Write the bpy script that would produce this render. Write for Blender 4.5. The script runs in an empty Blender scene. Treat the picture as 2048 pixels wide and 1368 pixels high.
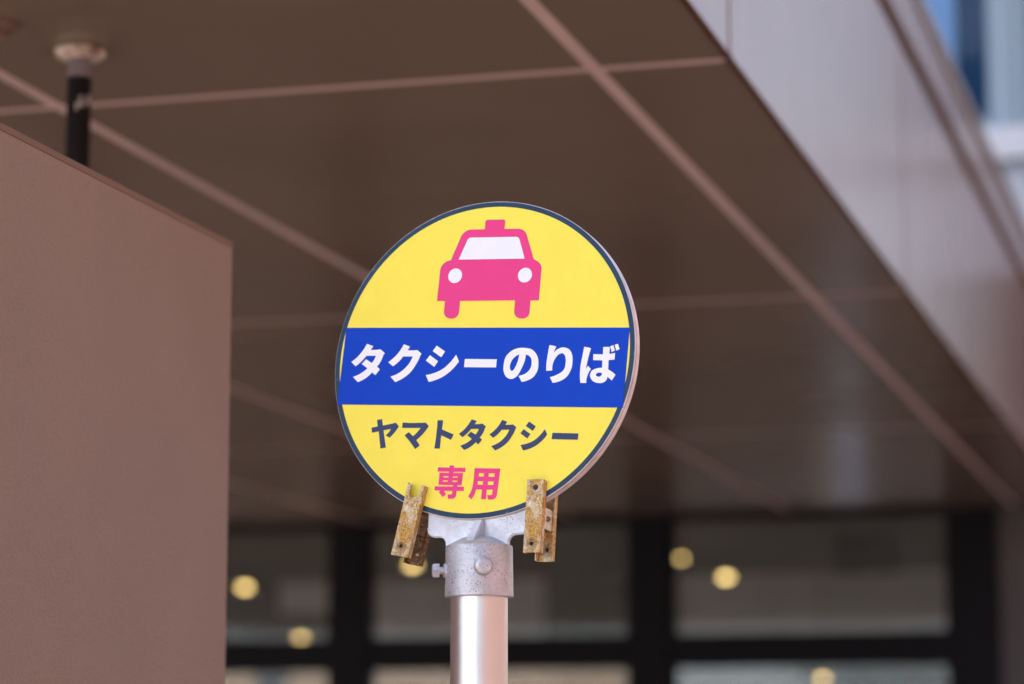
import bpy, bmesh, math, random
from mathutils import Matrix, Vector
random.seed(4)
scene = bpy.context.scene
COL = scene.collection
R = math.radians

# ---------------------------------------------------------------- camera
PITCH = math.atan(881 / 5470)
cam = bpy.data.cameras.new('camera')
cam_ob = bpy.data.objects.new('camera', cam)
COL.objects.link(cam_ob)
cam_ob.location = (0, 0, 1.55)
cam_ob.rotation_euler = (R(90) + PITCH, 0, 0)
cam.sensor_width = 36.0
cam.lens = 5470 / 2048 * 36
cam.clip_start, cam.clip_end = 0.1, 3000
cam.dof.use_dof = True
cam.dof.focus_distance = 3.315
cam.dof.aperture_fstop = 2.9
cam.dof.aperture_blades = 0
scene.camera = cam_ob

# ---------------------------------------------------------------- sky, sun, exposure
SUN_EL, SUN_AZ = R(46), R(-32)          # azimuth from the view axis (+Y) towards +X: the sun stands ahead, to the left
world = bpy.data.worlds.new('World')
scene.world = world
world.use_nodes = True
wn, wl = world.node_tree.nodes, world.node_tree.links
sky = wn.new('ShaderNodeTexSky')
sky.sky_type = 'NISHITA'
sky.sun_disc = False
sky.sun_elevation = SUN_EL
sky.sun_rotation = SUN_AZ
sky.air_density, sky.dust_density, sky.ozone_density = 1.0, 4.5, 1.0
wn['Background'].inputs['Strength'].default_value = 0.13
wl.new(sky.outputs[0], wn['Background'].inputs['Color'])
sun = bpy.data.lights.new('sun', 'SUN')
sun.energy = 4.0
sun.angle = R(0.53)
sun.color = (1.0, 0.95, 0.87)
sun_ob = bpy.data.objects.new('sun', sun)
COL.objects.link(sun_ob)
sd = Vector((math.sin(SUN_AZ) * math.cos(SUN_EL), math.cos(SUN_AZ) * math.cos(SUN_EL), math.sin(SUN_EL)))
sun_ob.rotation_euler = sd.to_track_quat('Z', 'Y').to_euler()
sun_ob.location = (-20, 20, 40)
vs = scene.view_settings
vs.view_transform, vs.look, vs.gamma, vs.use_curve_mapping = 'Standard', 'None', 1.0, False
vs.exposure = 1.64
scene.cycles.use_denoising = True
scene.cycles.sample_clamp_indirect = 6.0
scene.cycles.max_bounces = 10
scene.cycles.transparent_max_bounces = 12

# ---------------------------------------------------------------- materials
def mat(name, color, rough=0.5, metal=0.0, spec=0.5, coat=0.0, coat_rough=0.1):
    m = bpy.data.materials.new(name)
    m.use_nodes = True
    b = m.node_tree.nodes['Principled BSDF']
    b.inputs['Base Color'].default_value = (*color, 1)
    b.inputs['Roughness'].default_value = rough
    b.inputs['Metallic'].default_value = metal
    b.inputs['Specular IOR Level'].default_value = spec
    b.inputs['Coat Weight'].default_value = coat
    b.inputs['Coat Roughness'].default_value = coat_rough
    return m

class NT:
    """small helper around one node tree"""
    def __init__(s, m):
        s.n, s.l = m.node_tree.nodes, m.node_tree.links
        s.b = s.n['Principled BSDF']
        s.tc = s.n.new('ShaderNodeTexCoord')
    def noise(s, scale, detail=3.0, rough=0.55, vec=None, dist=0.0):
        t = s.n.new('ShaderNodeTexNoise')
        t.inputs['Scale'].default_value = scale
        t.inputs['Detail'].default_value = detail
        t.inputs['Roughness'].default_value = rough
        t.inputs['Distortion'].default_value = dist
        s.l.new(vec or s.tc.outputs['Object'], t.inputs['Vector'])
        return t.outputs['Fac']
    def ramp(s, fac, stops, interp='LINEAR'):
        r = s.n.new('ShaderNodeValToRGB')
        e = r.color_ramp
        e.interpolation = interp
        while len(e.elements) < len(stops): e.elements.new(0.5)
        for el, (p, c) in zip(e.elements, stops):
            el.position = p
            el.color = (*c, 1) if not isinstance(c, (int, float)) else (c, c, c, 1)
        s.l.new(fac, r.inputs['Fac'])
        return r.outputs['Color']
    def mix(s, fac, a, b, blend='MIX'):
        x = s.n.new('ShaderNodeMix')
        x.data_type, x.blend_type = 'RGBA', blend
        for i, val in ((0, fac), (6, a), (7, b)):
            if isinstance(val, (int, float)): x.inputs[i].default_value = val
            elif isinstance(val, tuple): x.inputs[i].default_value = (*val, 1)
            else: s.l.new(val, x.inputs[i])
        return x.outputs[2]
    def bump(s, height, strength, dist):
        b = s.n.new('ShaderNodeBump')
        b.inputs['Strength'].default_value = strength
        b.inputs['Distance'].default_value = dist
        s.l.new(height, b.inputs['Height'])
        s.l.new(b.outputs[0], s.b.inputs['Normal'])
    def color(s, c): s.l.new(c, s.b.inputs['Base Color'])
    def rough(s, c): s.l.new(c, s.b.inputs['Roughness'])
    def scaled(s, v):
        m = s.n.new('ShaderNodeMapping')
        m.inputs['Scale'].default_value = v
        s.l.new(s.tc.outputs['Object'], m.inputs['Vector'])
        return m.outputs[0]

def film(name, color, rough=0.38):
    """printed film on the sign face: faint mottling, specks and dust"""
    m = mat(name, color, rough, 0, 0.14)
    t = NT(m)
    mott = t.ramp(t.noise(26, 5, 0.6), [(0.3, tuple(c * 0.97 for c in color)), (0.7, tuple(min(1, c * 1.02) for c in color))])
    speck = t.ramp(t.noise(420, 2, 0.5), [(0.755, 0.0), (0.79, 1.0)])
    t.color(t.mix(t.mix(1.0, speck, (0.35, 0.35, 0.35), 'MULTIPLY'), mott, tuple(c * 0.45 for c in color)))
    t.rough(t.ramp(t.noise(60, 4), [(0.3, rough - 0.06), (0.7, rough + 0.1)]))
    return m

M = {}
M['yellow'] = film('yellow_film', (0.95, 0.82, 0.10))
M['blue'] = film('blue_film', (0.0, 0.052, 0.52), 0.42)
M['pink'] = film('pink_film', (0.80, 0.055, 0.25))
M['white'] = film('white_film', (0.87, 0.90, 0.93))
M['ink'] = film('ink_film', (0.042, 0.062, 0.155))
M['navy'] = mat('navy_film', (0.018, 0.062, 0.14), 0.36, 0, 0.25)
t = NT(M['navy'])
chip = t.ramp(t.noise(55, 6, 0.75), [(0.63, 0.0), (0.67, 1.0)])
ln = t.n.new('ShaderNodeVectorMath'); ln.operation = 'LENGTH'
t.l.new(t.tc.outputs['Object'], ln.inputs[0])
edge = t.ramp(ln.outputs['Value'], [(0.1965, 0.0), (0.1995, 1.0)])
t.color(t.mix(t.mix(1.0, chip, edge, 'MULTIPLY'), t.ramp(t.noise(14, 4), [(0.3, (0.006, 0.032, 0.075)), (0.7, (0.012, 0.048, 0.105))]), (0.62, 0.58, 0.60)))

M['rim'] = mat('rim_aluminium', (0.72, 0.66, 0.67), 0.38, 0.35)
t = NT(M['rim'])
t.color(t.ramp(t.noise(40, 4), [(0.35, (0.62, 0.55, 0.56)), (0.65, (0.78, 0.72, 0.73))]))
M['groove'] = mat('rim_groove', (0.30, 0.22, 0.21), 0.6)

M['cast'] = mat('galvanised_casting', (0.5, 0.5, 0.53), 0.42, 0.55)
t = NT(M['cast'])
base = t.ramp(t.noise(38, 5, 0.65), [(0.3, (0.44, 0.44, 0.48)), (0.7, (0.66, 0.67, 0.73))])
pit = t.ramp(t.noise(430, 3, 0.6), [(0.575, 0.0), (0.66, 1.0)])
patch = t.ramp(t.noise(22, 3, 0.6), [(0.45, 0.12), (0.6, 1.0)])
scar = t.ramp(t.noise(105, 4, 0.7, dist=0.8), [(0.665, 0.0), (0.70, 1.0)])
dark = t.mix(1.0, t.mix(1.0, pit, patch, 'MULTIPLY'), scar, 'LIGHTEN')
t.color(t.mix(dark, base, (0.22, 0.20, 0.21)))
t.rough(t.mix(dark, t.ramp(t.noise(70, 3), [(0.3, 0.36), (0.7, 0.52)]), (0.75, 0.75, 0.75)))
t.bump(t.noise(330, 4, 0.65), 0.35, 0.0006)

M['pole'] = mat('satin_aluminium', (0.86, 0.86, 0.87), 0.34, 1.0)
t = NT(M['pole'])
brush = t.noise(1.0, 3, 0.6, t.scaled((900, 900, 9)))
t.rough(t.ramp(brush, [(0.3, 0.31), (0.7, 0.38)]))
t.color(t.ramp(t.noise(9, 4), [(0.3, (0.68, 0.68, 0.69)), (0.7, (0.77, 0.77, 0.78))]))

def rust(name, amount, tint, z0=(0.40, 0.35, 0.22), z1=(0.80, 0.76, 0.60)):
    m = mat(name, (0.4, 0.3, 0.2), 0.6, 0.15)
    t = NT(m)
    zinc = t.ramp(t.noise(150, 4, 0.7), [(0.3, z0), (0.65, z1)])
    rst = t.ramp(t.noise(260, 5, 0.75), [(0.28, (0.07, 0.028, 0.012)), (0.5, tint), (0.75, (0.64, 0.42, 0.06))])
    mask = t.ramp(t.noise(75, 7, 0.8, dist=0.4, vec=t.scaled((1.4, 0.7, 1))), [(amount - 0.07, 0.0), (amount + 0.09, 1.0)])
    grain = t.ramp(t.noise(400, 3, 0.75), [(0.37, 0.0), (0.48, 1.0)])
    f = t.mix(0.8, mask, grain, 'MULTIPLY')
    dv = t.n.new('ShaderNodeVectorMath'); dv.operation = 'DISTANCE'
    cz = t.n.new('ShaderNodeVectorMath'); cz.operation = 'MULTIPLY'
    t.l.new(t.tc.outputs['Object'], cz.inputs[0]); cz.inputs[1].default_value = (1, 1, 0)
    t.l.new(cz.outputs[0], dv.inputs[0]); dv.inputs[1].default_value = (-0.001, 0.0115, 0)
    halo = t.ramp(dv.outputs['Value'], [(0.0028, 1.0), (0.0095, 0.0)])
    hf = t.mix(1.0, halo, t.ramp(t.noise(420, 4, 0.7), [(0.3, 0.25), (0.62, 1.0)]), 'MULTIPLY')
    t.color(t.mix(hf, t.mix(f, zinc, rst), (0.10, 0.038, 0.014)))
    t.rough(t.ramp(mask, [(0.0, 0.42), (1.0, 0.8)]))
    t.bump(t.noise(600, 4, 0.7), 0.5, 0.0005)
    return m
M['rust_front'] = rust('rusty_zinc', 0.45, (0.50, 0.25, 0.018))
M['rust_dark'] = rust('brown_rust', 0.36, (0.11, 0.05, 0.026), (0.16, 0.10, 0.06), (0.30, 0.22, 0.15))
M['ear'] = rust('painted_ear', 0.62, (0.20, 0.10, 0.06))
M['hole'] = mat('dark_stud', (0.03, 0.03, 0.035), 0.5, 0.3)

M['soffit'] = mat('glossy_brown_panel', (0.09, 0.058, 0.042), 0.24, 0.0, 0.45)
t = NT(M['soffit'])
t.color(t.ramp(t.noise(1.6, 4), [(0.3, (0.200, 0.154, 0.117)), (0.7, (0.232, 0.178, 0.135))]))
t.rough(t.ramp(t.noise(1.4, 1), [(0.3, 0.21), (0.7, 0.27)]))
M['sealant'] = mat('pinkish_sealant', (0.44, 0.31, 0.285), 0.85, 0, 0.15)
t = NT(M['sealant'])
t.color(t.ramp(t.noise(5, 5), [(0.3, (0.60, 0.48, 0.46)), (0.7, (0.68, 0.545, 0.52))]))
M['fascia'] = mat('grey_metal_panel', (0.3, 0.27, 0.27), 0.25, 0.0, 0.2)
t = NT(M['fascia'])
t.color(t.ramp(t.noise(2.4, 4), [(0.3, (0.215, 0.148, 0.122)), (0.7, (0.245, 0.170, 0.140))]))
t.bump(t.noise(1.7, 2), 0.05, 0.01)
M['fascia_joint'] = mat('fascia_sealant', (0.30, 0.185, 0.16), 0.85, 0, 0.15)
M['brown_trim'] = mat('brown_trim', (0.085, 0.034, 0.016), 0.95, 0, 0.03)
M['roof'] = mat('roof_membrane', (0.2, 0.19, 0.18), 0.9)
M['dark_void'] = mat('dark_gap', (0.035, 0.026, 0.022), 0.8)

M['wall_panel'] = mat('textured_pink_render', (0.40, 0.275, 0.25), 0.75)
t = NT(M['wall_panel'])
t.color(t.ramp(t.noise(3.0, 5), [(0.3, (0.280, 0.209, 0.170)), (0.7, (0.31, 0.232, 0.188))]))
hgt = t.mix(0.4, t.noise(210, 4, 0.6), t.noise(95, 2, 0.5), 'MIX')
t.bump(hgt, 0.9, 0.006)
M['panel_cap'] = mat('brown_cap', (0.20, 0.125, 0.095), 0.6, 0, 0.2)

M['black_pipe'] = mat('black_tape', (0.006, 0.005, 0.006), 0.6, 0, 0.2)
M['grey_sleeve'] = mat('grey_sleeve', (0.19, 0.17, 0.18), 0.6)
M['flange'] = mat('stained_white_flange', (0.5, 0.43, 0.34), 0.5)
t = NT(M['flange'])
t.color(t.ramp(t.noise(28, 5, 0.7), [(0.38, (0.22, 0.13, 0.07)), (0.52, (0.74, 0.68, 0.58))]))
M['fitting'] = mat('brown_fitting', (0.15, 0.088, 0.072), 0.55)

M['frame'] = mat('black_anodised_frame', (0.006, 0.007, 0.010), 0.6, 0.0, 0.15)
M['olive'] = mat('olive_interior', (0.082, 0.076, 0.034), 0.8)
M['olive_dark'] = mat('dark_interior', (0.03, 0.03, 0.028), 0.8)
M['pale_wall'] = mat('pale_interior_wall', (0.74, 0.67, 0.65), 0.8)
M['int_floor'] = mat('interior_floor', (0.3, 0.28, 0.25), 0.4)
M['pier'] = mat('grey_pier', (0.075, 0.068, 0.066), 0.6)
M['spandrel'] = mat('white_spandrel', (0.58, 0.62, 0.68), 0.5)
M['sill'] = mat('white_sill', (0.75, 0.77, 0.80), 0.5)
M['win_frame'] = mat('blue_grey_frame', (0.30, 0.37, 0.43), 0.45, 0.3)
M['upper_wall'] = mat('grey_upper_wall', (0.36, 0.36, 0.37), 0.7)
M['sky_reflection'] = mat('light_blue_reflection', (0.52, 0.72, 0.95), 0.8)  # light blue stands in for sky reflected in the window glass
M['reflection_dark'] = mat('dark_blue_backing', (0.022, 0.085, 0.165), 0.8)  # opaque blue painted in for the dark reflection in the panes
for k in ('pier', 'spandrel', 'upper_wall', 'olive', 'pale_wall'):
    t = NT(M[k]); c = tuple(t.b.inputs['Base Color'].default_value)[:3]
    t.color(t.ramp(t.noise(2.0, 5), [(0.3, tuple(x * 0.9 for x in c)), (0.7, tuple(min(1, x * 1.08) for x in c))]))

def glass(name, tint, fres=1.45):
    m = bpy.data.materials.new(name)
    m.use_nodes = True
    n, l = m.node_tree.nodes, m.node_tree.links
    n.remove(n['Principled BSDF'])
    tr, gl, mx, fr = (n.new(x) for x in ('ShaderNodeBsdfTransparent', 'ShaderNodeBsdfGlossy', 'ShaderNodeMixShader', 'ShaderNodeFresnel'))
    tr.inputs[0].default_value = (*tint, 1)
    gl.inputs['Roughness'].default_value = 0.03
    fr.inputs[0].default_value = fres
    l.new(fr.outputs[0], mx.inputs[0]); l.new(tr.outputs[0], mx.inputs[1]); l.new(gl.outputs[0], mx.inputs[2])
    l.new(mx.outputs[0], n['Material Output'].inputs[0])
    return m
M['glass'] = glass('clear_glass', (0.80, 0.82, 0.80))
M['streak_glass'] = glass('streak_glass', (0.62, 0.74, 0.92))
M['smoke_glass'] = glass('smoke_glass', (0.27, 0.29, 0.32))
M['olive_glass'] = glass('olive_glass', (0.16, 0.14, 0.10))
M['grey_glass'] = glass('grey_glass', (0.42, 0.49, 0.60))
M['amber_glass'] = glass('amber_glass', (0.46, 0.37, 0.27))
M['blue_glass'] = glass('blue_glass', (0.78, 0.86, 0.93), 1.22)

def emit(name, color, strength):
    m = mat(name, color, 0.5)
    b = m.node_tree.nodes['Principled BSDF']
    b.inputs['Emission Color'].default_value = (*color, 1)
    b.inputs['Emission Strength'].default_value = strength
    return m
M['lamp'] = emit('warm_lamp_globe', (1.0, 0.66, 0.24), 3.0)
M['lamp_cap'] = mat('lamp_cap', (0.3, 0.28, 0.25), 0.4, 0.8)

M['paving'] = mat('salmon_paving', (0.36, 0.23, 0.185), 0.8)
t = NT(M['paving'])
br = t.n.new('ShaderNodeTexBrick')
br.inputs['Scale'].default_value = 1.0
br.inputs['Brick Width'].default_value, br.inputs['Row Height'].default_value = 0.2, 0.1
br.inputs['Mortar Size'].default_value = 0.004
br.inputs['Color1'].default_value, br.inputs['Color2'].default_value = (0.33, 0.225, 0.185, 1), (0.27, 0.18, 0.15, 1)
br.inputs['Mortar'].default_value = (0.25, 0.2, 0.17, 1)
t.l.new(t.tc.outputs['Object'], br.inputs['Vector'])
t.color(br.outputs['Color'])
M['asphalt'] = mat('asphalt', (0.05, 0.05, 0.052), 0.9)
M['salmon'] = mat('salmon_tile_wall', (0.62, 0.33, 0.255), 0.7)
t = NT(M['salmon'])
t.color(t.ramp(t.noise(0.8, 5), [(0.3, (0.235, 0.122, 0.098)), (0.7, (0.265, 0.138, 0.11))]))
M['bounce_wall'] = mat('pale_blue_bounce_wall', (0.66, 0.75, 0.86), 0.6)  # blue tint put in to cool the light bounced onto the sign
M['city_glass'] = mat('dark_window_glass', (0.04, 0.055, 0.07), 0.1)
M['kerb'] = mat('kerb_stone', (0.4, 0.39, 0.37), 0.8)
M['bark'] = mat('bark', (0.09, 0.06, 0.04), 0.9)
M['leaf'] = mat('leaf_green', (0.06, 0.11, 0.03), 0.6)

# ---------------------------------------------------------------- mesh helpers
def link(name, bm, m, parent=None, loc=None, rot=None, smooth=None):
    me = bpy.data.meshes.new(name)
    bm.to_mesh(me); bm.free()
    o = bpy.data.objects.new(name, me)
    COL.objects.link(o)
    for x in (m if isinstance(m, list) else [m]): me.materials.append(x)
    if smooth is not None:
        me.shade_smooth()
        me.set_sharp_from_angle(angle=R(smooth))
    if parent: o.parent = parent
    if loc: o.location = loc
    if rot: o.rotation_euler = rot
    return o

def empty(name, loc=(0, 0, 0), rz=0.0, parent=None):
    o = bpy.data.objects.new(name, None)
    COL.objects.link(o)
    o.empty_display_size = 0.2
    o.location, o.rotation_euler = loc, (0, 0, rz)
    if parent: o.parent = parent
    return o

def tag(o, label, cat, group=None, kind=None):
    o['label'] = label
    o['category'] = cat
    if group: o['group'] = group
    if kind: o['kind'] = kind
    return o

def add_box(bm, x0, x1, y0, y1, z0, z1, bev=0.0):
    vs_ = [bm.verts.new((x, y, z)) for x in (x0, x1) for y in (y0, y1) for z in (z0, z1)]
    fs = [bm.faces.new([vs_[i] for i in q]) for q in ((0, 1, 3, 2), (4, 6, 7, 5), (0, 4, 5, 1), (2, 3, 7, 6), (0, 2, 6, 4), (1, 5, 7, 3))]
    if bev:
        es = {e for f in fs for e in f.edges}
        bmesh.ops.bevel(bm, geom=list(es), offset=bev, segments=2, profile=0.5, affect='EDGES')
    return bm

def box(name, x0, x1, y0, y1, z0, z1, m, parent=None, bev=0.0):
    return link(name, add_box(bmesh.new(), x0, x1, y0, y1, z0, z1, bev), m, parent)

def lathe(profile, seg=64, axis_end=True, bm=None, mtx=None, closed=False):
    """profile of (r, z); r = 0 closes on the axis"""
    bm = bm or bmesh.new()
    rings = []
    mtx = mtx or Matrix()
    for r, z in profile:
        if r < 1e-7: rings.append([bm.verts.new(mtx @ Vector((0, 0, z)))])
        else: rings.append([bm.verts.new(mtx @ Vector((r * math.cos(2 * math.pi * k / seg), r * math.sin(2 * math.pi * k / seg), z))) for k in range(seg)])
    pairs = list(zip(rings, rings[1:]))
    if closed: pairs.append((rings[-1], rings[0]))
    for a, b in pairs:
        for k in range(seg):
            j = (k + 1) % seg
            if len(a) == 1 and len(b) == 1: continue
            if len(a) == 1: bm.faces.new((a[0], b[j], b[k]))
            elif len(b) == 1: bm.faces.new((a[k], a[j], b[0]))
            else: bm.faces.new((a[k], a[j], b[j], b[k]))
    bmesh.ops.recalc_face_normals(bm, faces=bm.faces[:])
    return bm

def fill(bm, loops, z=0.0):
    edges = []
    for lp in loops:
        vv = [bm.verts.new((x, y, z)) for x, y in lp]
        edges += [bm.edges.new((vv[i], vv[(i + 1) % len(vv)])) for i in range(len(vv))]
    r = bmesh.ops.triangle_fill(bm, use_beauty=True, use_dissolve=False, edges=edges, normal=(0, 0, 1))
    return [f for f in r['geom'] if isinstance(f, bmesh.types.BMFace)]

def flat(outers, holes, z):
    """flat print: each outer loop with the holes that lie inside it"""
    bm = bmesh.new()
    def inside(p, poly):
        c = False
        for i in range(len(poly)):
            (x1, y1), (x2, y2) = poly[i], poly[i - 1]
            if (y1 > p[1]) != (y2 > p[1]) and p[0] < (x2 - x1) * (p[1] - y1) / (y2 - y1) + x1: c = not c
        return c
    for o in outers:
        fill(bm, [o] + [h for h in holes if inside(h[0], o)], z)
    for f in bm.faces:
        if f.normal.z < 0: f.normal_flip()
    return bm

def plate(bm, outer, holes, z0, z1):
    """solid plate from an outline with holes"""
    fs = fill(bm, [outer] + holes, z0)
    bmesh.ops.recalc_face_normals(bm, faces=fs)
    ex = bmesh.ops.extrude_face_region(bm, geom=fs)
    for q in ex['geom']:
        if isinstance(q, bmesh.types.BMVert): q.co.z = z1
    bmesh.ops.recalc_face_normals(bm, faces=bm.faces[:])
    return bm

def circle(x, y, r, n=20): return [(x + r * math.cos(2 * math.pi * k / n), y + r * math.sin(2 * math.pi * k / n)) for k in range(n)]

def arc(cx, cy, r, a0, a1, n=6): return [(cx + r * math.cos(R(a0 + (a1 - a0) * k / n)), cy + r * math.sin(R(a0 + (a1 - a0) * k / n))) for k in range(n + 1)]

# ---------------------------------------------------------------- the setting
AZ = math.atan2(1536, math.hypot(5470, 881))     # the canopy runs 15.5 degrees to the right of the view
SOF = 2.82                                       # soffit height
def at(b, a, z=0.0): return (a * math.sin(AZ) + b * math.cos(AZ), a * math.cos(AZ) - b * math.sin(AZ), z)

g = bmesh.new()
vs_ = [g.verts.new(q) for q in ((-900, -900, -0.12), (900, -900, -0.12), (900, 900, -0.12), (-900, 900, -0.12))]
g.faces.new(vs_)
o = link('ground', g, M['asphalt']); o['kind'] = 'structure'
pv = empty('pavement', (0, 0, 0), -AZ); pv['kind'] = 'structure'
box('paving', -14, 8.0, -14, 40, -0.2, 0.0, M['paving'], pv)
for k in range(27):
    y0 = -14 + 2.0 * k
    box('kerb_stone', 8.004, 8.18, y0 + 0.005, y0 + 1.995, -0.2, 0.012, M['kerb'], pv, 0.008)

# ---------------------------------------------------------------- station building
st = empty('station_building', at(-3.0, 12.8), -AZ)
tag(st, 'dark-framed glass station front under the brown canopy, pale storey above', 'building')
def stp(name, b0, b1, a0, a1, z0, z1, m, bev=0.0, parent=None):
    return box(name, b0 + 3.0, b1 + 3.0, a0 - 12.8, a1 - 12.8, z0, z1, m, parent or st, bev)
FA = 12.8
MULL = [(-7.52, -7.30), (-6.0, -5.78), (-4.485, -4.276), (-2.972, -2.752), (-1.455, -1.212)]
for b0, b1 in MULL:
    stp('mullion', b0, b1, FA - 0.03, FA + 0.12, 0.0, SOF - 0.003, M['frame'], 0.006)
for (l0, l1), (r0, r1) in zip(MULL, MULL[1:]):
    stp('transom', l1 + 0.001, r0 - 0.001, FA - 0.02, FA + 0.10, 2.088, 2.248, M['frame'], 0.006)
    stp('head_frame', l1 + 0.001, r0 - 0.001, FA - 0.015, FA + 0.10, SOF - 0.035, SOF - 0.004, M['frame'])
    for z0, z1 in ((0.03, 2.087), (2.249, SOF - 0.036)):
        stp('glass_pane', l1 + 0.001, r0 - 0.001, FA + 0.03, FA + 0.042, z0, z1, M['glass'])
# interior, seen through the panes
stp('interior_floor', -12.2, -0.4, 13.0, 24.0, -0.02, 0.004, M['int_floor'])
stp('interior_ceiling', -12.2, -0.6, 12.93, 21.0, 3.15, 3.3, M['olive'])
stp('back_wall', -7.02, -5.56, 21.0, 21.15, 2.42, 3.149, M['pale_wall'])
stp('back_wall', -5.559, -4.86, 21.0, 21.15, 2.42, 3.149, M['olive'])
stp('back_wall', -4.55, -0.6, 21.0, 21.15, 2.42, 3.149, M['pale_wall'])
stp('back_wall', -12.2, -7.75, 21.0, 21.15, 2.42, 3.149, M['olive'])
stp('back_wall', -7.749, -7.021, 20.9, 21.15, 2.9, 3.149, M['pale_wall'])
stp('back_wall', -7.749, -7.021, 21.0, 21.15, 2.42, 2.899, M['olive'])
for b0, b1, top in ((-12.2, -7.96, 1.6), (-7.94, -4.87, 1.6), (-4.54, -3.24, 1.6), (-3.02, -0.61, 1.6)):
    stp('lower_wall', b0, b1, 21.0, 21.15, 0.004, top, M['olive'])
stp('soffit_light_panel', -4.54, -3.24, 21.05, 21.06, 1.601, 2.24, M['smoke_glass'])  # unseen tinted glazing, added to lighten the reflection in the soffit
stp('soffit_light_panel', -3.02, -0.61, 21.05, 21.06, 1.601, 2.24, M['smoke_glass'])
stp('soffit_light_panel', -12.2, -7.96, 21.05, 21.06, 1.601, 2.24, M['olive_glass'])  # darker unseen glazing, added for a dimmer olive reflection overhead
stp('soffit_light_panel', -7.74, -4.87, 21.05, 21.06, 1.601, 2.24, M['olive_glass'])
stp('clerestory_pane', -12.2, -4.87, 21.05, 21.06, 2.241, 2.419, M['amber_glass'])
stp('clerestory_pane', -4.54, -0.61, 21.05, 21.06, 2.241, 2.419, M['grey_glass'])
stp('streak_slot', -3.239, -3.021, 21.05, 21.06, 0.1, 2.239, M['streak_glass'])  # unseen slot added to give the bright streak in the soffit
stp('column', -4.859, -4.551, 20.8, 21.15, 0.004, 3.149, M['olive_dark'])
stp('column', -7.95, -7.751, 20.9, 21.15, 0.004, 2.419, M['olive_dark'])
stp('hanging_panel', -2.70, -2.28, 17.5, 17.56, 2.87, 3.149, M['olive_dark'])
stp('side_wall', -12.4, -12.2, 13.0, 24.0, 0.0, 3.3, M['olive'])
stp('side_wall', -0.6, -0.45, 13.0, 24.0, 0.0, 3.3, M['olive_dark'])
# outer wall right of the canopy and storeys above it
stp('pier', -1.211, -0.22, FA, FA + 0.13, 0.0, 3.90, M['pier'])
stp('spandrel', -9.0, 0.12, FA - 0.01, FA + 0.13, 3.903, 4.39, M['spandrel'])
stp('soffit_band', -0.219, 0.12, FA - 0.005, FA + 0.139, 3.31, 3.902, M['spandrel'])
stp('sill_band', -9.0, 0.36, FA - 0.02, FA + 0.12, 4.393, 4.445, M['win_frame'])
stp('sill_band', -9.0, 0.38, FA - 0.09, FA + 0.12, 4.447, 4.60, M['sill'], 0.008)
WINS = [(-6.1, -4.0), (-3.45, -1.195), (-1.0, -0.1)]
prev = -9.0
for w0, w1 in WINS:
    w = stp('window', w0, w1, FA + 0.02, FA + 0.09, 4.603, 4.66, M['win_frame'])     # lower rail of the frame
    stp('frame', w0, w1, FA + 0.02, FA + 0.09, 6.54, 6.6, M['win_frame'], 0, w)
    stp('frame', w1, w1 + 0.13, FA - 0.02, FA + 0.09, 4.603, 6.6, M['win_frame'], 0.006, w)
    stp('frame', w0 - 0.06, w0, FA - 0.02, FA + 0.09, 4.603, 6.6, M['win_frame'], 0.006, w)
    stp('pane', w0 + 0.001, w1 - 0.001, FA + 0.05, FA + 0.06, 4.661, 6.539, M['blue_glass'], 0, w)
    stp('backing', w0 + 0.001, w1 - 0.001, FA + 0.115, FA + 0.125, 4.661, 6.539, M['reflection_dark'], 0, w)  # opaque panel carrying the painted dark reflection
    for o in list(w.children):
        o.matrix_parent_inverse = Matrix()
stp('reflection_panel', -3.44, -1.357, FA + 0.09, FA + 0.1, 4.7, 6.53, M['sky_reflection'])  # panel behind the glass that paints in the reflected sky
stp('upper_wall', -9.0, -6.161, FA, FA + 0.13, 4.602, 10.0, M['upper_wall'])
stp('upper_wall', -3.869, -3.511, FA, FA + 0.13, 4.602, 10.0, M['upper_wall'])
stp('upper_wall', 0.031, 0.12, FA, FA + 0.13, 4.602, 10.0, M['upper_wall'])
stp('upper_wall', -6.16, -3.87, FA, FA + 0.13, 6.602, 10.0, M['upper_wall'])
stp('upper_wall', -3.51, 0.03, FA, FA + 0.13, 6.602, 10.0, M['upper_wall'])
stp('floor_slab', -9.0, 0.11, FA + 0.14, 24.0, 3.31, 3.6, M['upper_wall'])
stp('roof', -9.2, 0.5, FA - 0.1, 24.2, 10.0, 10.25, M['upper_wall'])
stp('side_wall', 0.0, 0.12, FA + 0.14, 24.0, 3.61, 10.0, M['upper_wall'])
stp('side_wall', -9.0, -8.86, FA + 0.14, 24.0, 3.61, 10.0, M['upper_wall'])
stp('rear_wall', -8.8, 0.15, 23.85, 24.0, 3.61, 10.0, M['upper_wall'])

# ---------------------------------------------------------------- canopy
cn = empty('canopy', at(-0.89, 4.66, 0.0), -AZ)
tag(cn, 'brown glossy panelled canopy soffit with grey metal fascia edge', 'canopy')
def cnp(name, b0, b1, a0, a1, z0, z1, m, bev=0.0, parent=None):
    return box(name, b0 + 0.89, b1 + 0.89, a0 - 4.66, a1 - 4.66, z0, z1, m, parent or cn, bev)
BJ = [-0.893, -1.137, -2.187, -3.237, -4.287, -5.337, -6.387]
AJ = [3.45, 4.66, 7.08, 9.88, 12.76]
HG = 0.0142
for i in range(len(BJ) - 1):
    for j in range(len(AJ) - 1):
        b1 = BJ[i] - (HG if i else 0.001)
        b0 = BJ[i + 1] + HG
        cnp('soffit_panel', b0, b1, AJ[j] + HG, AJ[j + 1] - HG, SOF, SOF + 0.02, M['soffit'], 0.0012)
for k, b in enumerate(BJ[1:]):
    cnp('joint_strip', b - HG + 0.0005, b + HG - 0.0005, AJ[0], AJ[-1], SOF + 0.0006, SOF + 0.02, M['sealant'])
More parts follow.
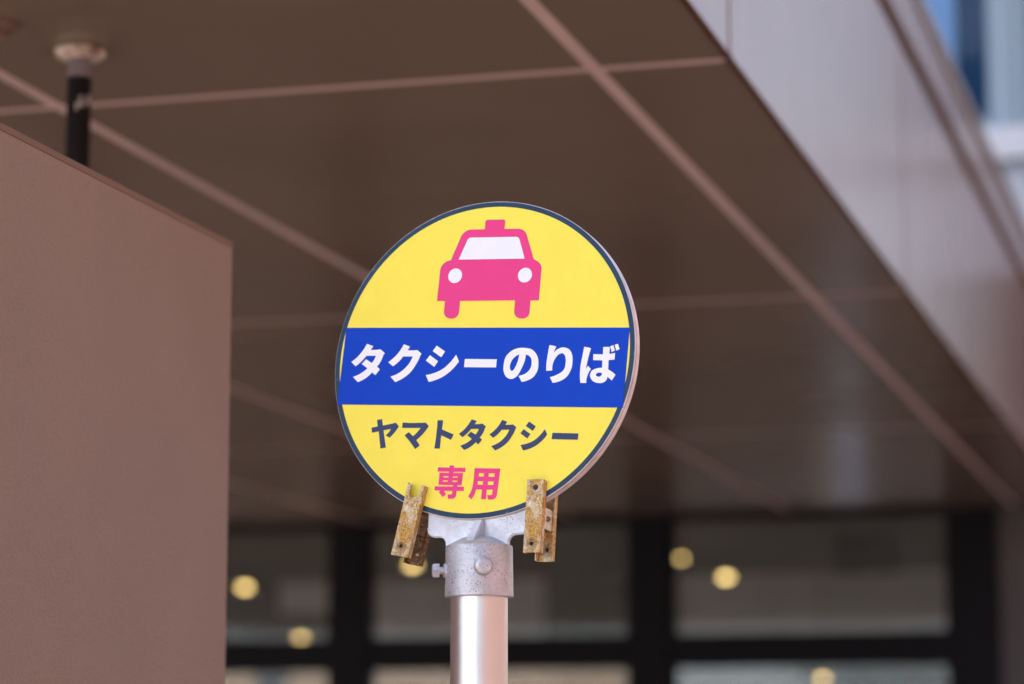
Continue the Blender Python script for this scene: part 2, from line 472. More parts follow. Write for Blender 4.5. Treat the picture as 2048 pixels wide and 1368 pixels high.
for a in AJ[1:-1]:
    for i in range(len(BJ) - 1):
        cnp('joint_strip', BJ[i + 1] + HG + 0.0005, BJ[i] - (HG + 0.0005 if i else 0.004), a - HG + 0.0005, a + HG - 0.0005, SOF + 0.0009, SOF + 0.02, M['sealant'])
cnp('roof_slab', -8.5, -0.925, 3.47, 12.75, SOF + 0.022, 3.72, M['roof'])
cnp('edge_soffit', -8.4, -6.403, 3.48, 12.7, SOF, SOF + 0.0215, M['soffit'])
cnp('edge_bead', -0.8925, -0.8865, 3.46, 12.75, SOF - 0.004, SOF + 0.0065, M['brown_trim'])
for a0, a1 in zip(AJ, AJ[1:]):
    cnp('fascia_panel', -0.915, -0.89, a0 + 0.010, a1 - 0.010, SOF + 0.007, 3.491, M['fascia'], 0.0015)
    cnp('cap_panel', -0.917, -0.889, a0 + 0.004, a1 - 0.004, 3.545, 3.69, M['fascia'], 0.002)
for a in AJ[1:-1]:
    cnp('joint_strip', -0.916, -0.8925, a - 0.0095, a + 0.0095, SOF + 0.01, 3.490, M['fascia_joint'])
for a in AJ[1:-1]:
    cnp('corner_gap', -0.896, -0.8862, a - 0.014, a + 0.014, SOF - 0.0045, SOF + 0.009, M['dark_void'])
cnp('trim_strip', -0.93, -0.8855, 3.46, 12.74, 3.492, 3.544, M['brown_trim'])  # proud brown trim along the top of the fascia panels
cnp('coping', -0.96, -0.878, 3.44, 12.76, 3.7, 3.755, M['fascia'], 0.006)
cnp('end_panel', -8.5, -0.93, 3.445, 3.468, SOF + 0.007, 3.69, M['fascia'])
cnp('trim_strip', -0.93, -0.9, 3.46, 12.74, 3.6905, 3.6995, M['brown_trim'])  # thin brown strip under the coping

# ---------------------------------------------------------------- wall panel on the left
wp = empty('partition_wall', at(-1.461, 3.72, 0), -AZ)
tag(wp, 'pinkish brown textured wall panel filling the left foreground', 'wall')
box('wall_panel', -0.09, 0, -0.83, 0, 0.0, 2.331, M['wall_panel'], wp, 0.0006)
box('cap', -0.092, 0.0008, -0.832, 0.0008, 2.3311, 2.340, M['panel_cap'], wp, 0.0006)
box('base_rail', -0.095, 0.005, -0.834, 0.005, 0.0, 0.08, M['panel_cap'], wp, 0.002)

# pipe behind it and the fitting next to it
pp = empty('vertical_pipe', at(-1.973, 4.282, 0), -AZ)
tag(pp, 'black wrapped pipe rising behind the left wall panel to a stained flange', 'pipe')
link('pipe', lathe([(0, 0), (0.021, 0), (0.0212, 1.2), (0.021, 2.766), (0.0, 2.766)], 28), M['black_pipe'], pp, smooth=40)
link('sleeve', lathe([(0.0198, 2.767), (0.0205, 2.775), (0.0195, 2.806), (0.0165, 2.809)], 28), M['grey_sleeve'], pp, smooth=40)
link('flange', lathe([(0.0, 2.8), (0.024, 2.80), (0.036, 2.8015), (0.043, 2.806), (0.0455, 2.812), (0.0435, 2.8175), (0.036, 2.8195), (0.0, 2.8195)], 36), M['flange'], pp, smooth=50)
bt = bmesh.new()
for k in range(4, 9):
    a0 = R(-150 + k * 17); h = 2.692 + 0.003 * k + (0.004 if k % 2 else 0)
    w = 0.010 + 0.006 * (k % 3)
    q = [bt.verts.new((0.0216 * math.cos(x), 0.0216 * math.sin(x), z)) for x, z in ((a0, h), (a0 + R(17), h + 0.002), (a0 + R(17), h + w), (a0, h + w - 0.002))]
    bt.faces.new(q)
bmesh.ops.solidify(bt, geom=bt.faces[:], thickness=0.0005)
link('tape_scrap', bt, mat('torn_tape', (0.62, 0.56, 0.54), 0.7), pp)
fx = empty('ceiling_fitting', at(-2.032, 4.09, 0), -AZ)
tag(fx, 'small round brown fitting on the soffit in the top left corner', 'fitting')
link('dome', lathe([(0.0, 2.80), (0.018, 2.801), (0.027, 2.806), (0.030, 2.813), (0.030, 2.8195), (0.0, 2.8195)], 28), M['fitting'], fx, smooth=50)
link('nozzle', lathe([(0.0, 2.790), (0.007, 2.790), (0.009, 2.7995), (0.0, 2.7995)], 16), M['panel_cap'], fx, smooth=40)

# ---------------------------------------------------------------- lamps behind the glass
LAMPS = [(-6.932, 2.899, 0.026, 'warm glowing pendant lamp nearest the left wall panel, upper of that pane'),
         (-5.702, 3.031, 0.026, 'warm glowing pendant lamp behind the rusty left clamp of the sign'),
         (-6.508, 2.533, 0.024, 'low warm pendant lamp just above the transom left of the first black mullion'),
         (-3.809, 3.035, 0.0155, 'smaller dim pendant lamp beside the black mullion right of the pole'),
         (-3.507, 2.902, 0.026, 'bright warm pendant lamp in front of the pale band right of the pole'),
         (-2.87, 2.225, 0.019, 'lowest warm pendant lamp under the transom at the bottom right')]
for b, z, r, lab in LAMPS:
    lp = empty('pendant_lamp', at(b, 18.0, z), -AZ)
    tag(lp, lab, 'lamp', 'pendant lamps glowing inside the station')
    link('globe', lathe([(1.5 * r * math.sin(R(k * 15)) if k < 12 else 0.0, -0.7 * r * math.cos(R(k * 15))) for k in range(13)], 24), M['lamp'], lp, smooth=60)
    link('cap', lathe([(0.0, r * 1.5), (r * 0.4, r * 1.5), (r * 0.5, r * 1.0), (0, r * 1.0)], 16), M['lamp_cap'], lp, smooth=40)
    pl = bpy.data.lights.new('lamp_light', 'SPOT')
    pl.spot_size, pl.spot_blend = R(165), 1.0
    pl.energy, pl.color, pl.shadow_soft_size = (50.0 if 2.85 < z < 3.0 else 0.3), (1.0, 0.84, 0.70), 0.08
    po = bpy.data.objects.new('lamp_light', pl)
    COL.objects.link(po); po.parent = lp; po.location = (0, 0, -r)
    link('cord', lathe([(0.003, r * 1.5), (0.003, 3.149 - z)], 8), M['frame'], lp)

# ---------------------------------------------------------------- what the metal reflects: the far side of the street, plus an added bounce block
sb = empty('salmon_building', at(15.0, -9.0, -0.12), -AZ)
tag(sb, 'salmon tiled block with rows of dark windows across the street', 'building')
box('wall', 0, 9, -16, 46, 0, 15, M['salmon'], sb)
box('roof', -0.2, 9.2, -16.2, 46.2, 15.0, 15.4, M['kerb'], sb)
for fl in range(4):
    for k in range(15):
        y = -15 + k * 3.9
        w = box('window', -0.04, 0.02, y, y + 1.5, 1.6 + fl * 3.5, 3.1 + fl * 3.5, M['win_frame'], sb)
        box('pane', -0.05, -0.041, y + 0.06, y + 1.44, 1.66 + fl * 3.5, 3.04 + fl * 3.5, M['city_glass'], w)

wb = empty('bounce_building', at(-20.0, -30.0, -0.12), -AZ)  # out of view, added behind left to throw light on sign and pole
tag(wb, 'unseen pale blue block with window bands, added to brighten the sign and pole', 'building')
box('wall', -26, 22, -10, 0, 0, 22, M['bounce_wall'], wb)
box('roof', -26.2, 22.2, -10.2, 0.2, 22.0, 22.5, M['kerb'], wb)
for fl in range(6):
    for k in range(12):
        x = -25.0 + k * 3.9
        w = box('window', x, x + 2.0, -0.02, 0.04, 1.8 + fl * 3.4, 3.0 + fl * 3.4, M['win_frame'], wb)
        box('pane', x + 0.06, x + 1.94, 0.041, 0.05, 1.86 + fl * 3.4, 2.94 + fl * 3.4, M['city_glass'], w)

# tree beyond the far side of the station
tr = empty('tree', at(-4.6, 34.0, -0.12), -AZ)
tag(tr, 'leafy green tree seen through the station glass', 'tree')
link('trunk', lathe([(0.16, 0), (0.11, 1.4), (0.06, 2.6), (0, 3.2)], 10), M['bark'], tr, smooth=60)
cb = bmesh.new()
for k in range(1500):
    d = Vector((random.gauss(0, 1), random.gauss(0, 1), random.gauss(0, 0.8)))
    d = d.normalized() * random.random() ** 0.4 * random.choice((1.0, 1.1, 1.35))
    c = d + Vector((0, 0, 3.0))
    ax = Vector((random.gauss(0, 1), random.gauss(0, 1), random.gauss(0, 1))).normalized()
    bx = ax.orthogonal().normalized() * 0.06
    q = [cb.verts.new(c + x) for x in (-ax * 0.11, bx, ax * 0.11, -bx)]
    cb.faces.new(q)
link('crown', cb, M['leaf'], tr)

# ---------------------------------------------------------------- the taxi stand sign
YAW, TAU = R(22.921), R(5.961)
sg = empty('taxi_sign', (-0.0394, 3.28475, 0), -YAW)
tag(sg, 'round yellow taxi stand sign with blue band on an aluminium pole', 'sign')
c_, s_ = math.cos(TAU), math.sin(TAU)
DISC = Matrix(((1, 0, 0, -0.00428), (0, s_, -c_, 0.01609), (0, c_, s_, 2.06181), (0, 0, 0, 1)))   # disc frame: x across, y up the face, z out of it
def dpart(name, bm, m, parent=sg, smooth=None):
    o = link(name, bm, m, parent, smooth=smooth)
    if parent is sg: o.matrix_local = DISC
    return o
RAD = 0.2
# front plate with its prints
fp = dpart('front_plate', lathe([(0.0, -0.0005), (0.1988, -0.0005), (RAD, -0.0012), (RAD, -0.0026), (0.199, -0.0032), (0.0, -0.0032)], 160), M['rim'], smooth=35)
dpart('border', lathe([(0.1931, -0.0003), (0.1992, -0.0003)], 160), M['navy'], fp)
dpart('yellow_face', lathe([(0.0, -0.0003), (0.1930, -0.0003)], 160), M['yellow'], fp)
PRINTS = [["band","blue",1,[[[-0.18719,0.0507],[0.19221,0.02595],[0.18663,-0.07236],[-0.19376,-0.04772]]],[]],
["car_pictogram","pink",1,[[[-0.00341,0.16487],[-0.00321,0.17325],[-0.00324,0.17376],[-0.00322,0.17423],[-0.00313,0.17465],[-0.00298,0.17504],[-0.00277,0.17539],[-0.00249,0.1757],[-0.00211,0.17601],[-0.00169,0.17626],[-0.00123,0.17646],[-0.00072,0.1766],[-0.00017,0.17668],[0.00042,0.17671],[0.02113,0.17544],[0.02153,0.1753],[0.02189,0.17513],[0.02223,0.17493],[0.02254,0.1747],[0.02282,0.17444],[0.02307,0.17415],[0.02327,0.17386],[0.02342,0.17355],[0.02353,0.17323],[0.02361,0.1729],[0.02364,0.17254],[0.02363,0.17218],[0.02309,0.16317],[0.04169,0.16188],[0.04267,0.16173],[0.04364,0.16153],[0.04458,0.16126],[0.0455,0.16092],[0.04639,0.16053],[0.04726,0.16007],[0.04805,0.15958],[0.0488,0.15903],[0.04952,0.15842],[0.05019,0.15777],[0.05082,0.15707],[0.05139,0.15635],[0.05189,0.15564],[0.05234,0.1549],[0.05273,0.15413],[0.05307,0.15334],[0.05335,0.15252],[0.05358,0.15167],[0.06382,0.12113],[0.06489,0.12059],[0.06593,0.12001],[0.06693,0.1194],[0.06791,0.11874],[0.06886,0.11805],[0.06978,0.11731],[0.07049,0.1167],[0.07117,0.11605],[0.07181,0.11537],[0.07241,0.11465],[0.07295,0.11391],[0.07343,0.11313],[0.07379,0.11241],[0.07409,0.11168],[0.07433,0.11093],[0.0745,0.11016],[0.07461,0.10937],[0.07466,0.10857],[0.07273,0.06811],[0.06173,0.06855],[0.06104,0.0545],[0.06101,0.0537],[0.0609,0.05293],[0.06073,0.05219],[0.0605,0.05148],[0.0602,0.0508],[0.05984,0.05015],[0.05942,0.04955],[0.05894,0.04897],[0.05841,0.04844],[0.05782,0.04798],[0.05718,0.04758],[0.05649,0.04728],[0.05549,0.04698],[0.05446,0.04676],[0.0534,0.04663],[0.05232,0.04657],[0.05123,0.0466],[0.05014,0.04671],[0.04911,0.0469],[0.04809,0.04716],[0.04707,0.0475],[0.04609,0.04792],[0.04514,0.04842],[0.04424,0.049],[0.04359,0.04954],[0.04301,0.05017],[0.04249,0.05085],[0.04204,0.05158],[0.04164,0.05233],[0.04128,0.05308],[0.04103,0.05371],[0.04083,0.05435],[0.0407,0.055],[0.04062,0.05566],[0.0406,0.05634],[0.04064,0.05702],[0.04122,0.07032],[-0.03256,0.07473],[-0.03329,0.06098],[-0.03335,0.06017],[-0.03348,0.05939],[-0.03367,0.05864],[-0.03392,0.05792],[-0.03423,0.05724],[-0.03461,0.05659],[-0.03505,0.05598],[-0.03553,0.05541],[-0.03608,0.05488],[-0.03668,0.05441],[-0.03732,0.05401],[-0.03802,0.05368],[-0.03893,0.05337],[-0.03989,0.05313],[-0.04087,0.05297],[-0.04187,0.05288],[-0.04289,0.05288],[-0.0439,0.05296],[-0.04495,0.05313],[-0.04599,0.05338],[-0.04703,0.05371],[-0.04804,0.05412],[-0.04901,0.05461],[-0.04994,0.05516],[-0.0506,0.05566],[-0.05119,0.05624],[-0.05172,0.05687],[-0.05219,0.05755],[-0.05261,0.05825],[-0.05299,0.05896],[-0.05327,0.0596],[-0.05349,0.06024],[-0.05365,0.0609],[-0.05375,0.06157],[-0.0538,0.06226],[-0.05378,0.06295],[-0.05303,0.07606],[-0.06402,0.07683],[-0.0617,0.11487],[-0.06168,0.11588],[-0.06158,0.11686],[-0.06141,0.1178],[-0.06116,0.11872],[-0.06084,0.1196],[-0.06043,0.12044],[-0.05986,0.12147],[-0.05923,0.12246],[-0.05853,0.12341],[-0.05775,0.12429],[-0.05689,0.12509],[-0.05593,0.12577],[-0.05471,0.12646],[-0.05344,0.12704],[-0.0521,0.12751],[-0.05069,0.12788],[-0.04923,0.12815],[-0.04771,0.12832],[-0.03599,0.15602],[-0.03566,0.15693],[-0.03528,0.1578],[-0.03485,0.15863],[-0.03437,0.15943],[-0.03383,0.16019],[-0.03325,0.16092],[-0.0326,0.16164],[-0.03191,0.16233],[-0.03117,0.16298],[-0.03039,0.16357],[-0.02955,0.1641],[-0.02867,0.16453],[-0.02757,0.16495],[-0.02645,0.1653],[-0.02529,0.16556],[-0.02409,0.16575],[-0.02286,0.16586],[-0.0216,0.16589]]],[]],
["windshield","white",2,[[[-0.03698,0.12807],[-0.02629,0.15241],[-0.02611,0.15287],[-0.02589,0.15329],[-0.02563,0.15366],[-0.02533,0.154],[-0.02499,0.15429],[-0.02461,0.15454],[-0.02409,0.15481],[-0.02355,0.15503],[-0.02297,0.1552],[-0.02237,0.15531],[-0.02174,0.15538],[-0.02109,0.1554],[0.0392,0.15159],[0.03977,0.1515],[0.04031,0.15137],[0.04082,0.15118],[0.04131,0.15095],[0.04176,0.15067],[0.04218,0.15033],[0.04261,0.14993],[0.04299,0.14948],[0.04333,0.14901],[0.04362,0.1485],[0.04387,0.14795],[0.04407,0.14737],[0.05189,0.1226]]],[]],
["headlight","white",2,[[[-0.03132,0.10765],[-0.0315,0.10948],[-0.03203,0.11125],[-0.0329,0.11287],[-0.03407,0.11429],[-0.0355,0.11546],[-0.03712,0.11633],[-0.03888,0.11687],[-0.04072,0.11705],[-0.04255,0.11687],[-0.04432,0.11633],[-0.04594,0.11546],[-0.04736,0.11429],[-0.04853,0.11287],[-0.0494,0.11125],[-0.04994,0.10948],[-0.05012,0.10765],[-0.04994,0.10581],[-0.0494,0.10405],[-0.04853,0.10243],[-0.04736,0.101],[-0.04594,0.09983],[-0.04432,0.09896],[-0.04255,0.09843],[-0.04072,0.09825],[-0.03888,0.09843],[-0.03712,0.09896],[-0.0355,0.09983],[-0.03407,0.101],[-0.0329,0.10243],[-0.03203,0.10405],[-0.0315,0.10581]]],[]],
["headlight","white",2,[[[0.06254,0.10147],[0.06236,0.1033],[0.06183,0.10507],[0.06096,0.10669],[0.05979,0.10812],[0.05836,0.10929],[0.05674,0.11015],[0.05498,0.11069],[0.05314,0.11087],[0.05131,0.11069],[0.04955,0.11015],[0.04792,0.10929],[0.0465,0.10812],[0.04533,0.10669],[0.04446,0.10507],[0.04392,0.1033],[0.04374,0.10147],[0.04392,0.09964],[0.04446,0.09787],[0.04533,0.09625],[0.0465,0.09482],[0.04792,0.09365],[0.04955,0.09278],[0.05131,0.09225],[0.05314,0.09207],[0.05498,0.09225],[0.05674,0.09278],[0.05836,0.09365],[0.05979,0.09482],[0.06096,0.09625],[0.06183,0.09787],[0.06236,0.09964]]],[]],
["letter","white",2,[[[-0.15707,0.02798],[-0.14805,0.02439],[-0.15138,0.01969],[-0.14355,0.01937],[-0.13801,0.01975],[-0.13157,0.01444],[-0.1334,0.01238],[-0.1338,0.01085],[-0.13427,0.00935],[-0.1348,0.00789],[-0.1354,0.00646],[-0.13606,0.00506],[-0.13679,0.00369],[-0.13744,0.00261],[-0.13815,0.00157],[-0.13892,0.00057],[-0.13975,-0.00039],[-0.14065,-0.0013],[-0.1416,-0.00218],[-0.1372,-0.00598],[-0.1431,-0.01315],[-0.14781,-0.00925],[-0.14912,-0.01062],[-0.15048,-0.01193],[-0.15191,-0.01316],[-0.1534,-0.01432],[-0.15495,-0.01542],[-0.15656,-0.01643],[-0.15815,-0.01733],[-0.15978,-0.01815],[-0.16148,-0.01889],[-0.16322,-0.01955],[-0.16501,-0.02013],[-0.16686,-0.02064],[-0.17396,-0.01342],[-0.17217,-0.01298],[-0.17042,-0.01248],[-0.16871,-0.01191],[-0.16703,-0.01129],[-0.1654,-0.01059],[-0.1638,-0.00984],[-0.16215,-0.00898],[-0.16055,-0.00805],[-0.15899,-0.00707],[-0.15747,-0.00603],[-0.15601,-0.00492],[-0.15458,-0.00376],[-0.16277,0.00237],[-0.15705,0.00802],[-0.14892,0.0028],[-0.14831,0.00344],[-0.14774,0.00411],[-0.1472,0.00479],[-0.14668,0.0055],[-0.1462,0.00622],[-0.14575,0.00696],[-0.14534,0.0077],[-0.14496,0.00846],[-0.14462,0.00924],[-0.14431,0.01003],[-0.14403,0.01083],[-0.14378,0.01166],[-0.15682,0.01247],[-0.15782,0.01128],[-0.15885,0.01012],[-0.15991,0.00899],[-0.161,0.00789],[-0.16212,0.00681],[-0.16327,0.00576],[-0.1645,0.00471],[-0.16575,0.00368],[-0.16703,0.00268],[-0.16834,0.00172],[-0.16968,0.00078],[-0.17105,-0.00013],[-0.17751,0.00591],[-0.17599,0.00681],[-0.17451,0.00777],[-0.17308,0.00877],[-0.17169,0.00981],[-0.17034,0.0109],[-0.16905,0.01204],[-0.16778,0.01324],[-0.16657,0.01448],[-0.16541,0.01577],[-0.16429,0.01709],[-0.16321,0.01844],[-0.16216,0.01982],[-0.16122,0.02111],[-0.16031,0.02243],[-0.15944,0.02378],[-0.15861,0.02515],[-0.15782,0.02655]]],[]],
["letter","white",2,[[[-0.10621,0.02428],[-0.09731,0.02063],[-0.10043,0.01594],[-0.09288,0.01547],[-0.0871,0.01555],[-0.08103,0.01021],[-0.08242,0.00921],[-0.08308,0.00723],[-0.08382,0.00529],[-0.08464,0.00339],[-0.08554,0.00154],[-0.08652,-0.00026],[-0.08759,-0.00202],[-0.08902,-0.00426],[-0.09048,-0.0065],[-0.09202,-0.00868],[-0.09368,-0.01077],[-0.09549,-0.01272],[-0.0975,-0.01449],[-0.10012,-0.01642],[-0.10286,-0.01818],[-0.10574,-0.01978],[-0.10874,-0.02123],[-0.11187,-0.02251],[-0.11513,-0.02364],[-0.12233,-0.01618],[-0.11997,-0.01567],[-0.11768,-0.01504],[-0.11546,-0.01429],[-0.11332,-0.01343],[-0.11125,-0.01245],[-0.10925,-0.01136],[-0.10726,-0.01009],[-0.10535,-0.00871],[-0.10354,-0.00722],[-0.10182,-0.00564],[-0.10019,-0.00398],[-0.09866,-0.00225],[-0.09748,-0.00076],[-0.0964,0.0008],[-0.09543,0.00242],[-0.09456,0.00411],[-0.09379,0.00588],[-0.09313,0.00771],[-0.10601,0.0085],[-0.10691,0.00736],[-0.10784,0.00626],[-0.10881,0.00519],[-0.10982,0.00415],[-0.11086,0.00314],[-0.11195,0.00217],[-0.11313,0.00118],[-0.11435,0.00022],[-0.11561,-0.0007],[-0.1169,-0.00158],[-0.11822,-0.00243],[-0.11958,-0.00324],[-0.12631,0.00242],[-0.12485,0.00333],[-0.12344,0.00428],[-0.12205,0.00526],[-0.1207,0.00628],[-0.11939,0.00734],[-0.11811,0.00844],[-0.11687,0.00956],[-0.11566,0.01072],[-0.11449,0.01191],[-0.11336,0.01314],[-0.11228,0.01441],[-0.11126,0.01571],[-0.11028,0.01706],[-0.10937,0.01843],[-0.1085,0.01984],[-0.10769,0.02129],[-0.10692,0.02277]]],[]],
["letter","white",2,[[[-0.06109,0.01969],[-0.04947,0.01139],[-0.05436,0.00432],[-0.06629,0.0129]],[[-0.06968,0.00797],[-0.05823,-0.00048],[-0.06303,-0.00737],[-0.07499,0.00136]],[[-0.03426,0.0064],[-0.03002,-0.00238],[-0.0315,-0.00441],[-0.03306,-0.00636],[-0.0347,-0.00824],[-0.03642,-0.01004],[-0.03823,-0.01176],[-0.04011,-0.01341],[-0.04208,-0.015],[-0.04412,-0.01652],[-0.04623,-0.01795],[-0.04842,-0.01929],[-0.05068,-0.02051],[-0.05303,-0.0216],[-0.05564,-0.02264],[-0.05831,-0.02356],[-0.06104,-0.02436],[-0.06383,-0.02503],[-0.06669,-0.02558],[-0.06961,-0.02601],[-0.0741,-0.01704],[-0.0715,-0.01682],[-0.06893,-0.01649],[-0.06642,-0.01605],[-0.06395,-0.0155],[-0.06152,-0.01484],[-0.05914,-0.01407],[-0.05697,-0.01326],[-0.05483,-0.01235],[-0.05276,-0.01134],[-0.05076,-0.01022],[-0.04886,-0.00898],[-0.04707,-0.00762],[-0.04466,-0.00554],[-0.04236,-0.00336],[-0.04017,-0.00107],[-0.03809,0.00132],[-0.03612,0.00381]]],[]],
["letter","white",2,[[[-0.02228,0.0002],[0.02043,-0.00286],[0.01991,-0.01308],[-0.02292,-0.01012]]],[]],
["letter","white",2,[[[0.0556,0.0094],[0.0574,0.00916],[0.05922,0.00889],[0.06104,0.00855],[0.06281,0.0081],[0.06453,0.00748],[0.06616,0.00664],[0.06766,0.00561],[0.06906,0.00441],[0.07034,0.00309],[0.0715,0.00166],[0.07253,0.00015],[0.07344,-0.00139],[0.07414,-0.00292],[0.07468,-0.00449],[0.07508,-0.0061],[0.07535,-0.00774],[0.07552,-0.00937],[0.07562,-0.01099],[0.07566,-0.01276],[0.07563,-0.01453],[0.0755,-0.01629],[0.07524,-0.01801],[0.07484,-0.01969],[0.07426,-0.0213],[0.0735,-0.02288],[0.07261,-0.02441],[0.07158,-0.02586],[0.07042,-0.0272],[0.06911,-0.02839],[0.06766,-0.0294],[0.0657,-0.03046],[0.06364,-0.03134],[0.06148,-0.03206],[0.05923,-0.0326],[0.05688,-0.03296],[0.05443,-0.03316],[0.05002,-0.02534],[0.05174,-0.0252],[0.05341,-0.02494],[0.05501,-0.02457],[0.05655,-0.02409],[0.05803,-0.02349],[0.05945,-0.02278],[0.06063,-0.02205],[0.06174,-0.02121],[0.06276,-0.02028],[0.06368,-0.01925],[0.06448,-0.01815],[0.06516,-0.01697],[0.06571,-0.01568],[0.06612,-0.01432],[0.06639,-0.01291],[0.06656,-0.01146],[0.06662,-0.01],[0.06659,-0.00855],[0.06651,-0.00754],[0.06633,-0.00652],[0.06606,-0.00551],[0.06568,-0.00453],[0.06518,-0.0036],[0.06456,-0.00274],[0.0638,-0.00192],[0.06296,-0.00119],[0.06203,-0.00055],[0.06102,1e-05],[0.05992,0.00047],[0.05875,0.00085],[0.05857,-0.00082],[0.05834,-0.00247],[0.05806,-0.00411],[0.05772,-0.00572],[0.05732,-0.00732],[0.05687,-0.0089],[0.05639,-0.01034],[0.05585,-0.01175],[0.05525,-0.01313],[0.0546,-0.0145],[0.05393,-0.01586],[0.05325,-0.0172],[0.05256,-0.01855],[0.05187,-0.0199],[0.05115,-0.02124],[0.05038,-0.02254],[0.04954,-0.02379],[0.04861,-0.02497],[0.04795,-0.02566],[0.04721,-0.02628],[0.04641,-0.02685],[0.04556,-0.02735],[0.04468,-0.0278],[0.04377,-0.02819],[0.04308,-0.02844],[0.04235,-0.02864],[0.0416,-0.02879],[0.04083,-0.02885],[0.04006,-0.02882],[0.03931,-0.02868],[0.03828,-0.02837],[0.03725,-0.02797],[0.03626,-0.02749],[0.03532,-0.02691],[0.03445,-0.02626],[0.03368,-0.02551],[0.03285,-0.0245],[0.03213,-0.02341],[0.0315,-0.02227],[0.03098,-0.02109],[0.03053,-0.01988],[0.03017,-0.01867],[0.0299,-0.0174],[0.02973,-0.01613],[0.02965,-0.01485],[0.02965,-0.01357],[0.02972,-0.01231],[0.02983,-0.01105],[0.03001,-0.00927],[0.03021,-0.00749],[0.03047,-0.00572],[0.03084,-0.00398],[0.03136,-0.00231],[0.03207,-0.00073],[0.03296,0.0007],[0.03401,0.00202],[0.0352,0.00325],[0.03648,0.00439],[0.03785,0.00545],[0.03926,0.00643],[0.04044,0.00713],[0.04169,0.00773],[0.043,0.00823],[0.04435,0.00864],[0.04573,0.00899],[0.04713,0.00927],[0.0485,0.00948],[0.0499,0.00961],[0.05132,0.00967],[0.05274,0.00965],[0.05417,0.00956]]],[[[0.04996,0.00149],[0.04906,0.00122],[0.0482,0.00092],[0.04737,0.00056],[0.04657,0.00016],[0.0458,-0.00028],[0.04507,-0.00077],[0.04424,-0.00139],[0.04345,-0.00204],[0.04269,-0.00273],[0.04199,-0.00346],[0.04134,-0.00424],[0.04076,-0.00507],[0.04018,-0.00607],[0.03965,-0.00711],[0.0392,-0.00818],[0.03881,-0.00929],[0.03849,-0.01041],[0.03825,-0.01156],[0.03816,-0.01234],[0.03814,-0.01314],[0.03819,-0.01394],[0.03832,-0.01475],[0.03851,-0.01555],[0.03876,-0.01634],[0.03897,-0.01683],[0.03923,-0.01734],[0.03956,-0.01782],[0.03994,-0.01823],[0.04038,-0.01851],[0.04086,-0.01864],[0.04147,-0.01858],[0.04202,-0.01837],[0.04253,-0.01802],[0.043,-0.01759],[0.04341,-0.01712],[0.04376,-0.01663],[0.04451,-0.01549],[0.04519,-0.0143],[0.04581,-0.01307],[0.04639,-0.01182],[0.04692,-0.01055],[0.04743,-0.00927],[0.0478,-0.00822],[0.04812,-0.00714],[0.0484,-0.00604],[0.04865,-0.00494],[0.04889,-0.00384],[0.04914,-0.00273],[0.0493,-0.00204],[0.04945,-0.00134],[0.04959,-0.00064],[0.04972,7e-05],[0.04984,0.00078]]]],
